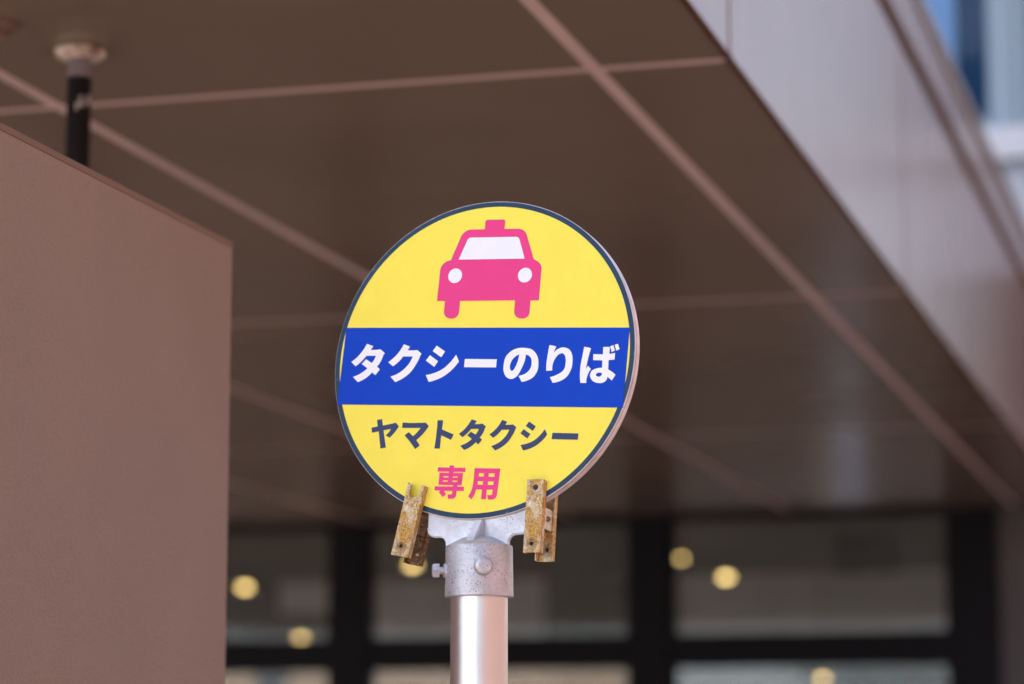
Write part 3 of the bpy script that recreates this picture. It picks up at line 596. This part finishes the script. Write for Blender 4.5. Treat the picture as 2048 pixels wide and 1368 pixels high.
["letter","white",2,[[[0.08909,0.0106],[0.08996,0.0105],[0.09083,0.01037],[0.09169,0.01022],[0.09256,0.01004],[0.09341,0.00984],[0.09426,0.0096],[0.09495,0.00939],[0.09563,0.00915],[0.0963,0.00889],[0.09697,0.00859],[0.09763,0.00828],[0.09828,0.00793],[0.09791,0.00743],[0.09757,0.00692],[0.09725,0.00639],[0.09695,0.00585],[0.09668,0.0053],[0.09643,0.00474],[0.09619,0.00414],[0.09598,0.00354],[0.0958,0.00293],[0.09564,0.0023],[0.0955,0.00167],[0.09539,0.00102],[0.09624,0.00199],[0.09714,0.00287],[0.0981,0.00366],[0.09912,0.00438],[0.10019,0.00501],[0.10133,0.00556],[0.10238,0.00598],[0.10349,0.00632],[0.10464,0.00657],[0.10581,0.00672],[0.10699,0.00675],[0.10818,0.00664],[0.10942,0.0064],[0.11066,0.00605],[0.11187,0.00558],[0.11304,0.00501],[0.11415,0.00433],[0.11517,0.00356],[0.11602,0.00275],[0.11677,0.00184],[0.11741,0.00085],[0.11797,-0.00018],[0.11844,-0.00125],[0.11883,-0.00232],[0.11923,-0.00373],[0.11953,-0.00515],[0.11974,-0.00658],[0.11987,-0.00801],[0.11993,-0.00944],[0.11994,-0.01086],[0.11991,-0.01262],[0.11985,-0.01438],[0.11972,-0.01612],[0.11948,-0.01784],[0.11911,-0.01951],[0.11856,-0.02112],[0.11768,-0.02316],[0.1167,-0.02518],[0.11559,-0.02712],[0.11432,-0.02894],[0.11284,-0.03056],[0.11113,-0.03194],[0.10881,-0.03334],[0.10634,-0.0345],[0.10374,-0.03543],[0.10101,-0.03613],[0.09813,-0.0366],[0.09511,-0.03683],[0.09117,-0.02936],[0.09293,-0.02911],[0.09464,-0.02878],[0.09631,-0.02837],[0.09795,-0.02788],[0.09955,-0.02731],[0.10111,-0.02666],[0.10253,-0.02599],[0.10394,-0.02527],[0.1053,-0.02448],[0.10658,-0.02359],[0.10774,-0.0226],[0.10876,-0.02147],[0.10946,-0.02041],[0.10998,-0.01924],[0.11036,-0.01799],[0.11065,-0.0167],[0.11086,-0.01539],[0.11103,-0.01408],[0.11116,-0.01285],[0.11121,-0.01159],[0.11119,-0.01033],[0.1111,-0.00906],[0.11095,-0.0078],[0.11075,-0.00653],[0.11058,-0.00577],[0.11036,-0.005],[0.11007,-0.00424],[0.10973,-0.00351],[0.10931,-0.00282],[0.10881,-0.00217],[0.10837,-0.00172],[0.10785,-0.00132],[0.10729,-0.00097],[0.1067,-0.00071],[0.1061,-0.00057],[0.1055,-0.00055],[0.1045,-0.00071],[0.10352,-0.00099],[0.10259,-0.00136],[0.10171,-0.00184],[0.1009,-0.0024],[0.10018,-0.00305],[0.0991,-0.00425],[0.09809,-0.00552],[0.09718,-0.00686],[0.09637,-0.00826],[0.09567,-0.00972],[0.09509,-0.01123],[0.09461,-0.01283],[0.09425,-0.01446],[0.09401,-0.01613],[0.09389,-0.01784],[0.09389,-0.01957],[0.09401,-0.02134],[0.08612,-0.02125],[0.08604,-0.01948],[0.086,-0.01771],[0.08599,-0.01595],[0.08602,-0.01419],[0.08608,-0.01244],[0.08618,-0.01069],[0.08635,-0.00864],[0.08657,-0.0066],[0.08683,-0.00457],[0.0871,-0.00255],[0.08739,-0.00052],[0.08767,0.00151],[0.08788,0.00303],[0.0881,0.00454],[0.08834,0.00606],[0.08858,0.00757],[0.08883,0.00909]]],[]],
["letter","white",2,[[[0.1344,0.00555],[0.13529,0.00548],[0.13616,0.00538],[0.13703,0.00525],[0.1379,0.00508],[0.13876,0.00489],[0.13962,0.00466],[0.1403,0.00444],[0.14098,0.00419],[0.14164,0.00392],[0.1423,0.00361],[0.14294,0.00327],[0.14358,0.0029],[0.14322,0.00213],[0.14289,0.00135],[0.14258,0.00056],[0.14229,-0.00024],[0.14203,-0.00105],[0.1418,-0.00187],[0.14125,-0.00402],[0.14073,-0.00617],[0.14023,-0.00833],[0.13976,-0.01049],[0.1393,-0.01266],[0.13885,-0.01484],[0.13863,-0.01599],[0.13842,-0.01714],[0.13822,-0.0183],[0.13804,-0.01946],[0.13788,-0.02063],[0.13774,-0.0218],[0.14014,-0.0182],[0.1442,-0.02266],[0.14362,-0.02335],[0.14307,-0.02407],[0.14256,-0.02481],[0.14208,-0.02557],[0.14165,-0.02636],[0.14124,-0.02716],[0.14078,-0.02819],[0.14034,-0.02923],[0.13995,-0.0303],[0.1396,-0.03138],[0.13929,-0.03247],[0.13904,-0.03358],[0.13887,-0.03452],[0.13875,-0.03547],[0.13868,-0.03643],[0.13866,-0.03739],[0.13869,-0.03837],[0.13876,-0.03936],[0.13114,-0.03892],[0.13085,-0.03716],[0.1306,-0.0354],[0.1304,-0.03364],[0.13025,-0.03188],[0.13014,-0.03013],[0.13007,-0.02837],[0.13006,-0.02649],[0.13009,-0.02461],[0.13017,-0.02274],[0.13029,-0.02087],[0.13045,-0.01901],[0.13064,-0.01715],[0.1309,-0.01512],[0.13121,-0.0131],[0.13156,-0.01109],[0.13192,-0.00908],[0.13229,-0.00708],[0.13264,-0.00506],[0.13293,-0.0033],[0.13323,-0.00153],[0.13352,0.00024],[0.13382,0.00201],[0.13411,0.00378]],[[0.15893,0.0039],[0.16759,0.00335],[0.16721,-0.00533],[0.17444,-0.00448],[0.17423,-0.01279],[0.16649,-0.01278],[0.1664,-0.02445],[0.16726,-0.02491],[0.16811,-0.02539],[0.16894,-0.0259],[0.16976,-0.02643],[0.17056,-0.02698],[0.17134,-0.02755],[0.17213,-0.02816],[0.17291,-0.0288],[0.17366,-0.02945],[0.1744,-0.03013],[0.17512,-0.03083],[0.17582,-0.03154],[0.17141,-0.03827],[0.16573,-0.03328],[0.16561,-0.03414],[0.16542,-0.03497],[0.16515,-0.03575],[0.16482,-0.03648],[0.16442,-0.03718],[0.16395,-0.03784],[0.16345,-0.03838],[0.16288,-0.03888],[0.16226,-0.03931],[0.16159,-0.03968],[0.16089,-0.03999],[0.16016,-0.04022],[0.15923,-0.04044],[0.15827,-0.04059],[0.1573,-0.04066],[0.15631,-0.04067],[0.15533,-0.04059],[0.15435,-0.04045],[0.15315,-0.0402],[0.15194,-0.03989],[0.15075,-0.03951],[0.1496,-0.03905],[0.14849,-0.03849],[0.14746,-0.03781],[0.14661,-0.03709],[0.14584,-0.03627],[0.14516,-0.03538],[0.14456,-0.03443],[0.14403,-0.03344],[0.14357,-0.03244],[0.14334,-0.03176],[0.1432,-0.03104],[0.14314,-0.03032],[0.14316,-0.02961],[0.14326,-0.0289],[0.14342,-0.02823],[0.14368,-0.02745],[0.14401,-0.0267],[0.1444,-0.02598],[0.14486,-0.02531],[0.14539,-0.0247],[0.146,-0.02417],[0.14685,-0.02362],[0.14776,-0.02315],[0.14872,-0.02277],[0.14972,-0.02246],[0.15074,-0.0222],[0.15176,-0.02199],[0.15283,-0.02181],[0.15391,-0.0217],[0.15501,-0.02164],[0.15611,-0.02164],[0.15723,-0.0217],[0.15836,-0.02182],[0.15844,-0.01275],[0.14653,-0.01155],[0.14656,-0.00405],[0.15896,-0.00529]],[[0.16805,0.00426],[0.17199,0.00542],[0.17415,-0.00156],[0.17004,-0.00308]],[[0.17362,0.00578],[0.17776,0.00665],[0.18011,-0.00034],[0.17581,-0.00175]]],[[[0.1583,-0.02845],[0.15756,-0.02814],[0.15682,-0.02791],[0.15608,-0.02773],[0.15535,-0.02763],[0.15463,-0.0276],[0.1539,-0.02763],[0.15335,-0.02772],[0.15281,-0.02789],[0.15231,-0.02812],[0.15183,-0.02841],[0.15141,-0.02876],[0.15104,-0.02914],[0.15088,-0.02941],[0.15079,-0.02973],[0.15076,-0.03007],[0.15081,-0.03041],[0.15092,-0.03074],[0.15111,-0.03102],[0.15151,-0.03141],[0.15196,-0.03176],[0.15246,-0.03206],[0.15299,-0.0323],[0.15353,-0.03248],[0.15407,-0.03259],[0.15459,-0.03262],[0.15509,-0.03257],[0.15559,-0.03245],[0.15607,-0.03228],[0.15653,-0.03207],[0.15696,-0.03183],[0.15727,-0.03161],[0.15755,-0.03135],[0.1578,-0.03105],[0.15801,-0.03073],[0.1582,-0.03039],[0.15835,-0.03004],[0.15843,-0.0298],[0.15847,-0.02955],[0.15848,-0.02929],[0.15845,-0.02902],[0.15839,-0.02874]]]],
["letter","ink",1,[[[-0.13758,-0.07045],[-0.13065,-0.06946],[-0.12917,-0.07786],[-0.11989,-0.0767],[-0.11157,-0.07522],[-0.10718,-0.08005],[-0.10797,-0.0813],[-0.1088,-0.08253],[-0.10966,-0.08373],[-0.11055,-0.08492],[-0.11147,-0.08608],[-0.11242,-0.08722],[-0.11343,-0.08837],[-0.11447,-0.08949],[-0.11553,-0.0906],[-0.11663,-0.09167],[-0.11776,-0.09273],[-0.11892,-0.09376],[-0.12468,-0.0905],[-0.1239,-0.08995],[-0.12315,-0.08938],[-0.12243,-0.08878],[-0.12174,-0.08815],[-0.12108,-0.0875],[-0.12046,-0.08681],[-0.11994,-0.08619],[-0.11946,-0.08553],[-0.11901,-0.08486],[-0.11859,-0.08416],[-0.11821,-0.08344],[-0.11787,-0.08269],[-0.12789,-0.08395],[-0.12574,-0.09469],[-0.12341,-0.10591],[-0.13077,-0.10683],[-0.13434,-0.08505],[-0.14349,-0.08622],[-0.14464,-0.07969],[-0.13602,-0.07878]]],[]],
["letter","ink",1,[[[-0.1024,-0.07548],[-0.09245,-0.07656],[-0.0708,-0.07733],[-0.06678,-0.08177],[-0.06783,-0.0834],[-0.06893,-0.08499],[-0.07009,-0.08653],[-0.07129,-0.08804],[-0.07255,-0.0895],[-0.07385,-0.09093],[-0.07522,-0.09231],[-0.07663,-0.09366],[-0.07808,-0.09495],[-0.07959,-0.09621],[-0.08114,-0.09742],[-0.08275,-0.09858],[-0.07761,-0.10538],[-0.08343,-0.10981],[-0.09196,-0.09919],[-0.09883,-0.09179],[-0.09334,-0.08804],[-0.08735,-0.09342],[-0.08638,-0.0927],[-0.08544,-0.09196],[-0.08452,-0.09119],[-0.08363,-0.09041],[-0.08276,-0.08959],[-0.08192,-0.08876],[-0.08114,-0.08794],[-0.08039,-0.08711],[-0.07967,-0.08625],[-0.07897,-0.08537],[-0.0783,-0.08447],[-0.07766,-0.08354],[-0.10263,-0.08227]]],[]],
["letter","ink",1,[[[-0.05529,-0.07511],[-0.04774,-0.07551],[-0.0488,-0.08692],[-0.03268,-0.09405],[-0.0361,-0.10054],[-0.0494,-0.09426],[-0.05043,-0.1107],[-0.05774,-0.11034],[-0.05635,-0.09813],[-0.05535,-0.08412]]],[]],
["letter","ink",1,[[[-0.00965,-0.07617],[-0.00271,-0.07888],[-0.00535,-0.08256],[0.00072,-0.08275],[0.00502,-0.08241],[0.00995,-0.08649],[0.0085,-0.08811],[0.00817,-0.0893],[0.00779,-0.09047],[0.00736,-0.09161],[0.00688,-0.09273],[0.00635,-0.09382],[0.00577,-0.09489],[0.00525,-0.09573],[0.00468,-0.09655],[0.00407,-0.09733],[0.00341,-0.09808],[0.0027,-0.0988],[0.00195,-0.09949],[0.00532,-0.10241],[0.00065,-0.10803],[-0.00296,-0.10502],[-0.00398,-0.1061],[-0.00506,-0.10713],[-0.00618,-0.10809],[-0.00735,-0.10901],[-0.00857,-0.10987],[-0.00983,-0.11067],[-0.01107,-0.11138],[-0.01235,-0.11202],[-0.01367,-0.11261],[-0.01503,-0.11313],[-0.01643,-0.1136],[-0.01787,-0.114],[-0.02328,-0.10844],[-0.02189,-0.10809],[-0.02053,-0.10768],[-0.01919,-0.10724],[-0.01788,-0.10674],[-0.01661,-0.10619],[-0.01536,-0.10559],[-0.01407,-0.10491],[-0.01281,-0.10418],[-0.01159,-0.10341],[-0.01041,-0.10258],[-0.00925,-0.10172],[-0.00813,-0.1008],[-0.0144,-0.0961],[-0.00989,-0.09166],[-0.00366,-0.09567],[-0.00318,-0.09516],[-0.00273,-0.09464],[-0.0023,-0.0941],[-0.00189,-0.09355],[-0.00151,-0.09299],[-0.00115,-0.09241],[-0.00082,-0.09183],[-0.00052,-0.09124],[-0.00024,-0.09063],[1e-05,-0.09002],[0.00024,-0.08939],[0.00044,-0.08874],[-0.00966,-0.08821],[-0.01045,-0.08914],[-0.01126,-0.09004],[-0.0121,-0.09093],[-0.01296,-0.0918],[-0.01384,-0.09264],[-0.01475,-0.09346],[-0.01571,-0.09429],[-0.01669,-0.0951],[-0.0177,-0.09588],[-0.01873,-0.09664],[-0.01978,-0.09738],[-0.02085,-0.0981],[-0.02577,-0.09345],[-0.02458,-0.09273],[-0.02343,-0.09198],[-0.0223,-0.0912],[-0.02121,-0.09037],[-0.02016,-0.08952],[-0.01914,-0.08863],[-0.01814,-0.08769],[-0.01719,-0.08671],[-0.01627,-0.0857],[-0.01539,-0.08467],[-0.01453,-0.08361],[-0.0137,-0.08254],[-0.01295,-0.08153],[-0.01223,-0.08049],[-0.01154,-0.07944],[-0.01088,-0.07837],[-0.01025,-0.07728]]],[]],
["letter","ink",1,[[[0.03069,-0.07905],[0.03759,-0.08176],[0.0351,-0.08546],[0.04098,-0.08572],[0.04549,-0.08556],[0.05015,-0.08965],[0.04906,-0.09044],[0.04852,-0.09201],[0.04792,-0.09353],[0.04725,-0.09502],[0.04653,-0.09648],[0.04574,-0.0979],[0.04489,-0.09929],[0.04375,-0.10106],[0.04258,-0.10283],[0.04135,-0.10456],[0.04003,-0.10622],[0.0386,-0.10776],[0.03701,-0.10917],[0.03495,-0.11071],[0.03278,-0.11213],[0.03052,-0.11343],[0.02816,-0.1146],[0.02571,-0.11565],[0.02315,-0.11657],[0.01764,-0.11085],[0.01949,-0.11042],[0.02128,-0.10989],[0.02301,-0.10928],[0.02469,-0.10858],[0.02632,-0.10778],[0.02789,-0.1069],[0.02946,-0.10588],[0.03096,-0.10478],[0.03239,-0.10359],[0.03375,-0.10233],[0.03504,-0.10101],[0.03626,-0.09963],[0.03719,-0.09845],[0.03805,-0.09722],[0.03883,-0.09594],[0.03953,-0.09461],[0.04015,-0.09322],[0.04069,-0.09178],[0.03066,-0.09135],[0.02994,-0.09225],[0.0292,-0.09313],[0.02843,-0.09398],[0.02764,-0.09481],[0.02681,-0.0956],[0.02596,-0.09638],[0.02502,-0.09717],[0.02406,-0.09794],[0.02307,-0.09867],[0.02205,-0.09938],[0.02101,-0.10006],[0.01994,-0.10071],[0.01477,-0.0964],[0.01592,-0.09567],[0.01703,-0.09491],[0.01812,-0.09412],[0.01919,-0.0933],[0.02022,-0.09246],[0.02123,-0.09158],[0.02221,-0.09069],[0.02317,-0.08977],[0.0241,-0.08882],[0.02499,-0.08784],[0.02585,-0.08684],[0.02666,-0.08581],[0.02743,-0.08474],[0.02817,-0.08366],[0.02886,-0.08254],[0.02951,-0.0814],[0.03012,-0.08024]]],[]],
["letter","ink",1,[[[0.06617,-0.08301],[0.07526,-0.08947],[0.07149,-0.09492],[0.06216,-0.08824]],[[0.05956,-0.09203],[0.06852,-0.09862],[0.06482,-0.10393],[0.05547,-0.09712]],[[0.08714,-0.0934],[0.09049,-0.10022],[0.08935,-0.10179],[0.08815,-0.10329],[0.08688,-0.10474],[0.08555,-0.10612],[0.08415,-0.10745],[0.08269,-0.10871],[0.08117,-0.10994],[0.07958,-0.1111],[0.07795,-0.11221],[0.07625,-0.11323],[0.0745,-0.11416],[0.07268,-0.11499],[0.07065,-0.11579],[0.06857,-0.11649],[0.06645,-0.11709],[0.06428,-0.1176],[0.06206,-0.11801],[0.0598,-0.11832],[0.05626,-0.11136],[0.05828,-0.1112],[0.06026,-0.11096],[0.06222,-0.11063],[0.06414,-0.11022],[0.06603,-0.10972],[0.06788,-0.10913],[0.06956,-0.10852],[0.07122,-0.10783],[0.07282,-0.10705],[0.07437,-0.10619],[0.07585,-0.10524],[0.07724,-0.1042],[0.0791,-0.1026],[0.08088,-0.10092],[0.08257,-0.09916],[0.08418,-0.09733],[0.0857,-0.09541]]],[]],
["letter","ink",1,[[[0.09717,-0.09847],[0.13086,-0.10095],[0.13024,-0.10866],[0.09642,-0.1062]]],[]],
["letter","pink",1,[[[-0.03619,-0.13231],[-0.03013,-0.13277],[-0.03019,-0.13549],[-0.01473,-0.13631],[-0.01512,-0.14161],[-0.03051,-0.14062],[-0.03064,-0.14201],[-0.01784,-0.1427],[-0.01906,-0.15743],[-0.02424,-0.15733],[-0.0244,-0.15919],[-0.01552,-0.15981],[-0.01591,-0.16497],[-0.02531,-0.16439],[-0.02533,-0.16485],[-0.02535,-0.1653],[-0.02538,-0.16575],[-0.02541,-0.1662],[-0.02545,-0.16665],[-0.0255,-0.1671],[-0.02554,-0.16771],[-0.02556,-0.16832],[-0.02559,-0.16894],[-0.02564,-0.16955],[-0.02576,-0.17013],[-0.02596,-0.17069],[-0.02624,-0.17121],[-0.02658,-0.17171],[-0.02697,-0.17218],[-0.02741,-0.1726],[-0.0279,-0.17298],[-0.02842,-0.1733],[-0.02895,-0.17352],[-0.02952,-0.17367],[-0.03011,-0.17376],[-0.03072,-0.17381],[-0.03134,-0.17385],[-0.03195,-0.17388],[-0.03265,-0.17391],[-0.03334,-0.17392],[-0.03405,-0.17391],[-0.03475,-0.17388],[-0.03546,-0.17383],[-0.03617,-0.17377],[-0.03729,-0.1683],[-0.0332,-0.1684],[-0.03279,-0.16842],[-0.03243,-0.16838],[-0.03212,-0.1683],[-0.03186,-0.16817],[-0.03164,-0.16798],[-0.03148,-0.16775],[-0.03124,-0.16724],[-0.03107,-0.1667],[-0.03096,-0.16615],[-0.03091,-0.16557],[-0.03093,-0.16496],[-0.03101,-0.16434],[-0.0422,-0.16351],[-0.03904,-0.16822],[-0.04343,-0.1713],[-0.04895,-0.16504],[-0.0469,-0.16319],[-0.0548,-0.16256],[-0.05455,-0.15742],[-0.03064,-0.15874],[-0.03052,-0.15724],[-0.04988,-0.15593],[-0.04923,-0.14082],[-0.03683,-0.14155],[-0.03657,-0.14023],[-0.05178,-0.13937],[-0.05154,-0.13392],[-0.03599,-0.13505]]],[[[-0.04359,-0.14537],[-0.03714,-0.14565],[-0.03719,-0.14728],[-0.0437,-0.147]],[[-0.03127,-0.14615],[-0.02445,-0.14645],[-0.0245,-0.14802],[-0.03132,-0.14772]],[[-0.04416,-0.15067],[-0.03765,-0.15095],[-0.0377,-0.15252],[-0.04428,-0.15224]],[[-0.03146,-0.15146],[-0.02484,-0.15175],[-0.02495,-0.15337],[-0.03157,-0.15309]]]],
["letter","pink",1,[[[-0.00287,-0.13721],[0.03107,-0.13934],[0.02827,-0.16933],[0.02827,-0.17006],[0.02821,-0.17078],[0.02811,-0.17148],[0.02795,-0.17216],[0.02775,-0.17283],[0.0275,-0.17348],[0.02726,-0.17399],[0.02698,-0.17449],[0.02666,-0.17496],[0.02629,-0.17539],[0.02586,-0.17577],[0.02539,-0.17609],[0.02477,-0.17637],[0.02411,-0.17658],[0.02342,-0.17673],[0.02271,-0.17682],[0.02199,-0.17689],[0.02127,-0.17694],[0.02051,-0.17697],[0.01975,-0.17697],[0.01898,-0.17693],[0.01821,-0.17686],[0.01743,-0.17676],[0.01665,-0.17663],[0.01524,-0.17106],[0.01942,-0.17136],[0.01984,-0.17142],[0.02023,-0.17143],[0.02058,-0.17139],[0.0209,-0.1713],[0.02119,-0.17116],[0.02144,-0.17096],[0.02166,-0.17072],[0.02181,-0.17045],[0.02191,-0.17015],[0.02195,-0.16982],[0.02194,-0.16946],[0.02187,-0.16906],[0.02232,-0.16501],[0.01448,-0.16444],[0.01389,-0.1764],[0.00733,-0.17583],[0.00818,-0.16405],[0.00046,-0.16373],[0.00021,-0.16491],[-9e-05,-0.16606],[-0.00044,-0.1672],[-0.00084,-0.16832],[-0.00129,-0.16941],[-0.00179,-0.17048],[-0.00228,-0.1714],[-0.00281,-0.1723],[-0.00339,-0.17317],[-0.00401,-0.17401],[-0.00468,-0.17483],[-0.0054,-0.17562],[-0.00978,-0.17165],[-0.009,-0.1706],[-0.00827,-0.16951],[-0.0076,-0.1684],[-0.00699,-0.16726],[-0.00643,-0.1661],[-0.00592,-0.1649],[-0.00547,-0.16366],[-0.0051,-0.16239],[-0.00478,-0.1611],[-0.0045,-0.15979],[-0.00426,-0.15848],[-0.00404,-0.15716],[-0.00381,-0.15568],[-0.00362,-0.15419],[-0.00346,-0.1527],[-0.00334,-0.1512],[-0.00324,-0.14969],[-0.00318,-0.14817]]],[[[0.00304,-0.14375],[0.01,-0.14406],[0.00981,-0.14814],[0.00292,-0.14784]],[[0.01625,-0.14451],[0.02409,-0.14498],[0.02383,-0.14906],[0.01612,-0.1486]],[[0.0021,-0.1537],[0.00918,-0.154],[0.009,-0.1582],[0.00197,-0.15778]],[[0.01556,-0.15458],[0.02314,-0.15491],[0.02288,-0.1591],[0.01544,-0.15872]]]]]
for name, m, lev, outs, holes in PRINTS:
    dpart(name, flat(outs, holes, -0.0003 + 0.0003 * lev), M[m], fp)
# spacer in the groove and the rear dish
dpart('spacer_ring', lathe([(0.196, -0.0033), (0.1972, -0.0036), (0.1972, -0.0062), (0.196, -0.0064)], 160, closed=False), M['groove'], smooth=40)
dpart('rear_plate', lathe([(0.0, -0.0066), (0.1965, -0.0066), (0.1994, -0.0069), (RAD, -0.0078), (RAD, -0.0148), (0.1990, -0.0158), (0.0, -0.0158)], 160), M['rim'], smooth=35)

# clamps: a channel in front, a channel behind, two ears and a rivet between them
def channel(bm, w, h, zf, depth, t, outline, holes, sgn):
    """zf: outer face; the flanges run from it by depth towards -sgn"""
    plate(bm, outline, holes, zf - sgn * t, zf)
    return bm
def clamp(cx, cy, ang, w, h, fork):
    ck = bpy.data.objects.new('clamp', None)
    COL.objects.link(ck); ck.parent = sg
    ck.matrix_local = DISC @ Matrix.Translation((cx, cy, 0)) @ Matrix.Rotation(-ang, 4, 'Z')
    hw = w / 2
    if fork:
        out = [(-hw, 0), (hw, 0), (hw, h)] + [(hw - 0.0045, h), (hw - 0.0050, h - 0.006)] + arc(-0.0005, h - 0.0105, 0.0064, -15, -170, 8) + [(-0.0062, h - 0.001), (-hw, h + 0.001)]
        holes = [circle(-0.001, 0.0125, 0.0025)]
    else:
        out = [(-hw, 0), (hw, 0), (hw, h)] + [(-hw, h)]
        holes = [circle(-0.001, 0.0108, 0.0026), circle(0.0005, h - 0.010, 0.0034)]
    t = 0.0014
    bm = bmesh.new()
    plate(bm, out, holes, 0.0085, 0.0085 + t)
    for s in (-1, 1):
        add_box(bm, s * hw - (t if s > 0 else 0), s * hw + (0 if s > 0 else t), 0.0004, h - 0.0004, 0.0003, 0.0084)
    bmesh.ops.bevel(bm, geom=[e for e in bm.edges if len(e.link_faces) == 2 and e.calc_face_angle(0) > 1.2 and e.calc_length() > 0.02], offset=0.0005, segments=2, affect='EDGES')
    link('front_bar', bm, M['rust_front'], ck, smooth=40)
    bm = bmesh.new()
    out = [(-hw, -0.003), (hw, -0.003), (hw, h - 0.003), (-hw, h - 0.003)]
    plate(bm, out, [circle(0.001, 0.011, 0.0026)], -0.0365, -0.0365 + t)
    for s in (-1, 1):
        add_box(bm, s * hw - (t if s > 0 else 0), s * hw + (0 if s > 0 else t), -0.0028, h - 0.0035, -0.035, -0.0275)
    link('back_bar', bm, M['rust_front' if not fork else 'rust_dark'], ck, smooth=40)
    for s in (-1, 1):
        x0 = s * (hw - 0.0032)
        rot = Matrix(((0, 0, 1, 0), (0, 1, 0, 0), (1, 0, 0, 0), (0, 0, 0, 1)))     # (z, y) outline -> plate normal along x
        bm = bmesh.new()
        zc0, zc1, yc, rr = -0.002, -0.024, 0.0445, 0.0125
        out = arc(zc1, yc, rr, 90, 270, 10) + [(zc0 + 0.008, yc - rr), (zc0 + 0.008, yc + rr)]
        plate(bm, out, [], -0.0008, 0.0008)
        bmesh.ops.transform(bm, matrix=Matrix.Translation((x0, 0, 0)) @ rot, verts=bm.verts[:])
        bmesh.ops.recalc_face_normals(bm, faces=bm.faces[:])
        link('hinge_ear', bm, M['rust_dark' if fork else 'ear'], ck, smooth=40)
    bm = lathe([(0, -hw - 0.001), (0.002, -hw - 0.0008), (0.0034, -hw + 0.0012), (0.0034, hw - 0.0012), (0.002, hw + 0.0008), (0, hw + 0.001)], 18, mtx=Matrix.Translation((0, 0.0445, -0.0135)) @ Matrix.Rotation(R(90), 4, 'Y'))
    link('rivet', bm, M['rust_dark'], ck, smooth=40)
    if not fork:
        bm = lathe([(0, 0.0106), (0.0022, 0.0104), (0.0031, 0.0092), (0.0031, 0.006), (0, 0.006)], 18, mtx=Matrix.Translation((0.0005, h - 0.010, 0)))
        link('stud', bm, M['hole'], ck, smooth=40)
    return ck
clamp(-0.0931, -0.2440, R(11.8), 0.0232, 0.0900, True)
clamp(0.0801, -0.2452, R(1.1), 0.0220, 0.0887, False)

# cast bracket: wing plate, rib, shoulder, collar, bolts
wing = []
wing += [(-0.0640, -0.160), (-0.0640, -0.209)] + arc(-0.0540, -0.209, 0.0105, 180, 270, 6) + arc(-0.0480, -0.2285, 0.009, 90, 10, 5)
half = wing + [(-0.0388, -0.236)]
right = [(-x + 0.0046, y) for x, y in reversed(half)]
bm = bmesh.new()
plate(bm, half + right, [], -0.0115, -0.0048)
bmesh.ops.bevel(bm, geom=[e for e in bm.edges if len(e.link_faces) == 2 and e.calc_face_angle(0) > 1.2], offset=0.0014, segments=3, affect='EDGES')
# keep the plate inside the groove above the rim
dpart('bracket_plate', bm, M['cast'], smooth=40)
PZ0, PZ1 = 1.769, 1.8305
br = link('collar', lathe([(0.0352, PZ0 - 0.0002), (0.0405, PZ0), (0.0412, PZ0 + 0.0012), (0.0409, PZ0 + 0.02), (0.0404, PZ1 - 0.002), (0.0398, PZ1), (0.0330, PZ1 + 0.0035), (0.020, PZ1 + 0.010), (0.012, PZ1 + 0.012), (0.0, PZ1 + 0.012)], 72), M['cast'], sg, smooth=28)
# triangular rib in front of and behind the plate
for s in (-1, 1):
    bm = bmesh.new()
    out = [(0.0, 0.0), (s * 0.036, 0.0), (s * 0.0345, 0.004), (s * 0.0085, 0.0305), (0.0, 0.0305)]
    plate(bm, out, [], -0.0055, 0.0055)
    bmesh.ops.bevel(bm, geom=[e for e in bm.edges if len(e.link_faces) == 2 and e.calc_face_angle(0) > 1.0], offset=0.0012, segments=2, affect='EDGES')
    # (y, z) outline: x of the outline -> local Y, y -> local Z
    bmesh.ops.transform(bm, matrix=Matrix(((0, 0, 1, 0.0015), (1, 0, 0, 0.004), (0, 1, 0, PZ1 + 0.001), (0, 0, 0, 1))), verts=bm.verts[:])
    bmesh.ops.recalc_face_normals(bm, faces=bm.faces[:])
    link('rib', bm, M['cast'], sg, smooth=40)
def bolt(ang, z, r_in, head_r, length, hexa):
    # ang measured in the sign frame, 0 = local -Y (towards the viewer side of the sign)
    m = Matrix.Translation((0, 0, z)) @ Matrix.Rotation(ang, 4, 'Z') @ Matrix.Rotation(R(90), 4, 'X')
    if hexa:
        b = link('bolt', lathe([(0.0045, 0.036), (0.0045, 0.041 + length)], 16, mtx=m), M['cast'], sg, smooth=40)
        hd = lathe([(0.0, 0.041 + length), (head_r, 0.041 + length), (head_r, 0.0475 + length), (head_r * 0.85, 0.049 + length), (0.0, 0.049 + length)], 6, mtx=m)
        link('bolt_head', hd, M['cast'], b)
        link('boss', lathe([(0.0095, 0.037), (0.0088, 0.0425), (0.0072, 0.0435), (0.0, 0.0435)], 24, mtx=m), M['cast'], b, smooth=40)
    else:
        b = link('bolt', lathe([(0.0115, 0.038), (0.0115, 0.043), (0.0105, 0.0465), (0.0088, 0.0482), (0.006, 0.0485), (0.0, 0.0487)], 28, mtx=m), M['cast'], sg, smooth=45)
    return b
bolt(R(22.9 + 7.5), 1.8035, 0, 0.0115, 0, False)
bolt(R(22.9 - 82), 1.8005, 0, 0.0092, 0.0075, True)
link('pole', lathe([(0.0344, 0.0), (0.0344, 1.80), (0.030, 1.80)], 72), M['pole'], sg, smooth=40)
link('base_flange', lathe([(0.0, 0.012), (0.11, 0.012), (0.11, 0.0), (0.0, 0.0)], 48), M['cast'], sg, smooth=40)
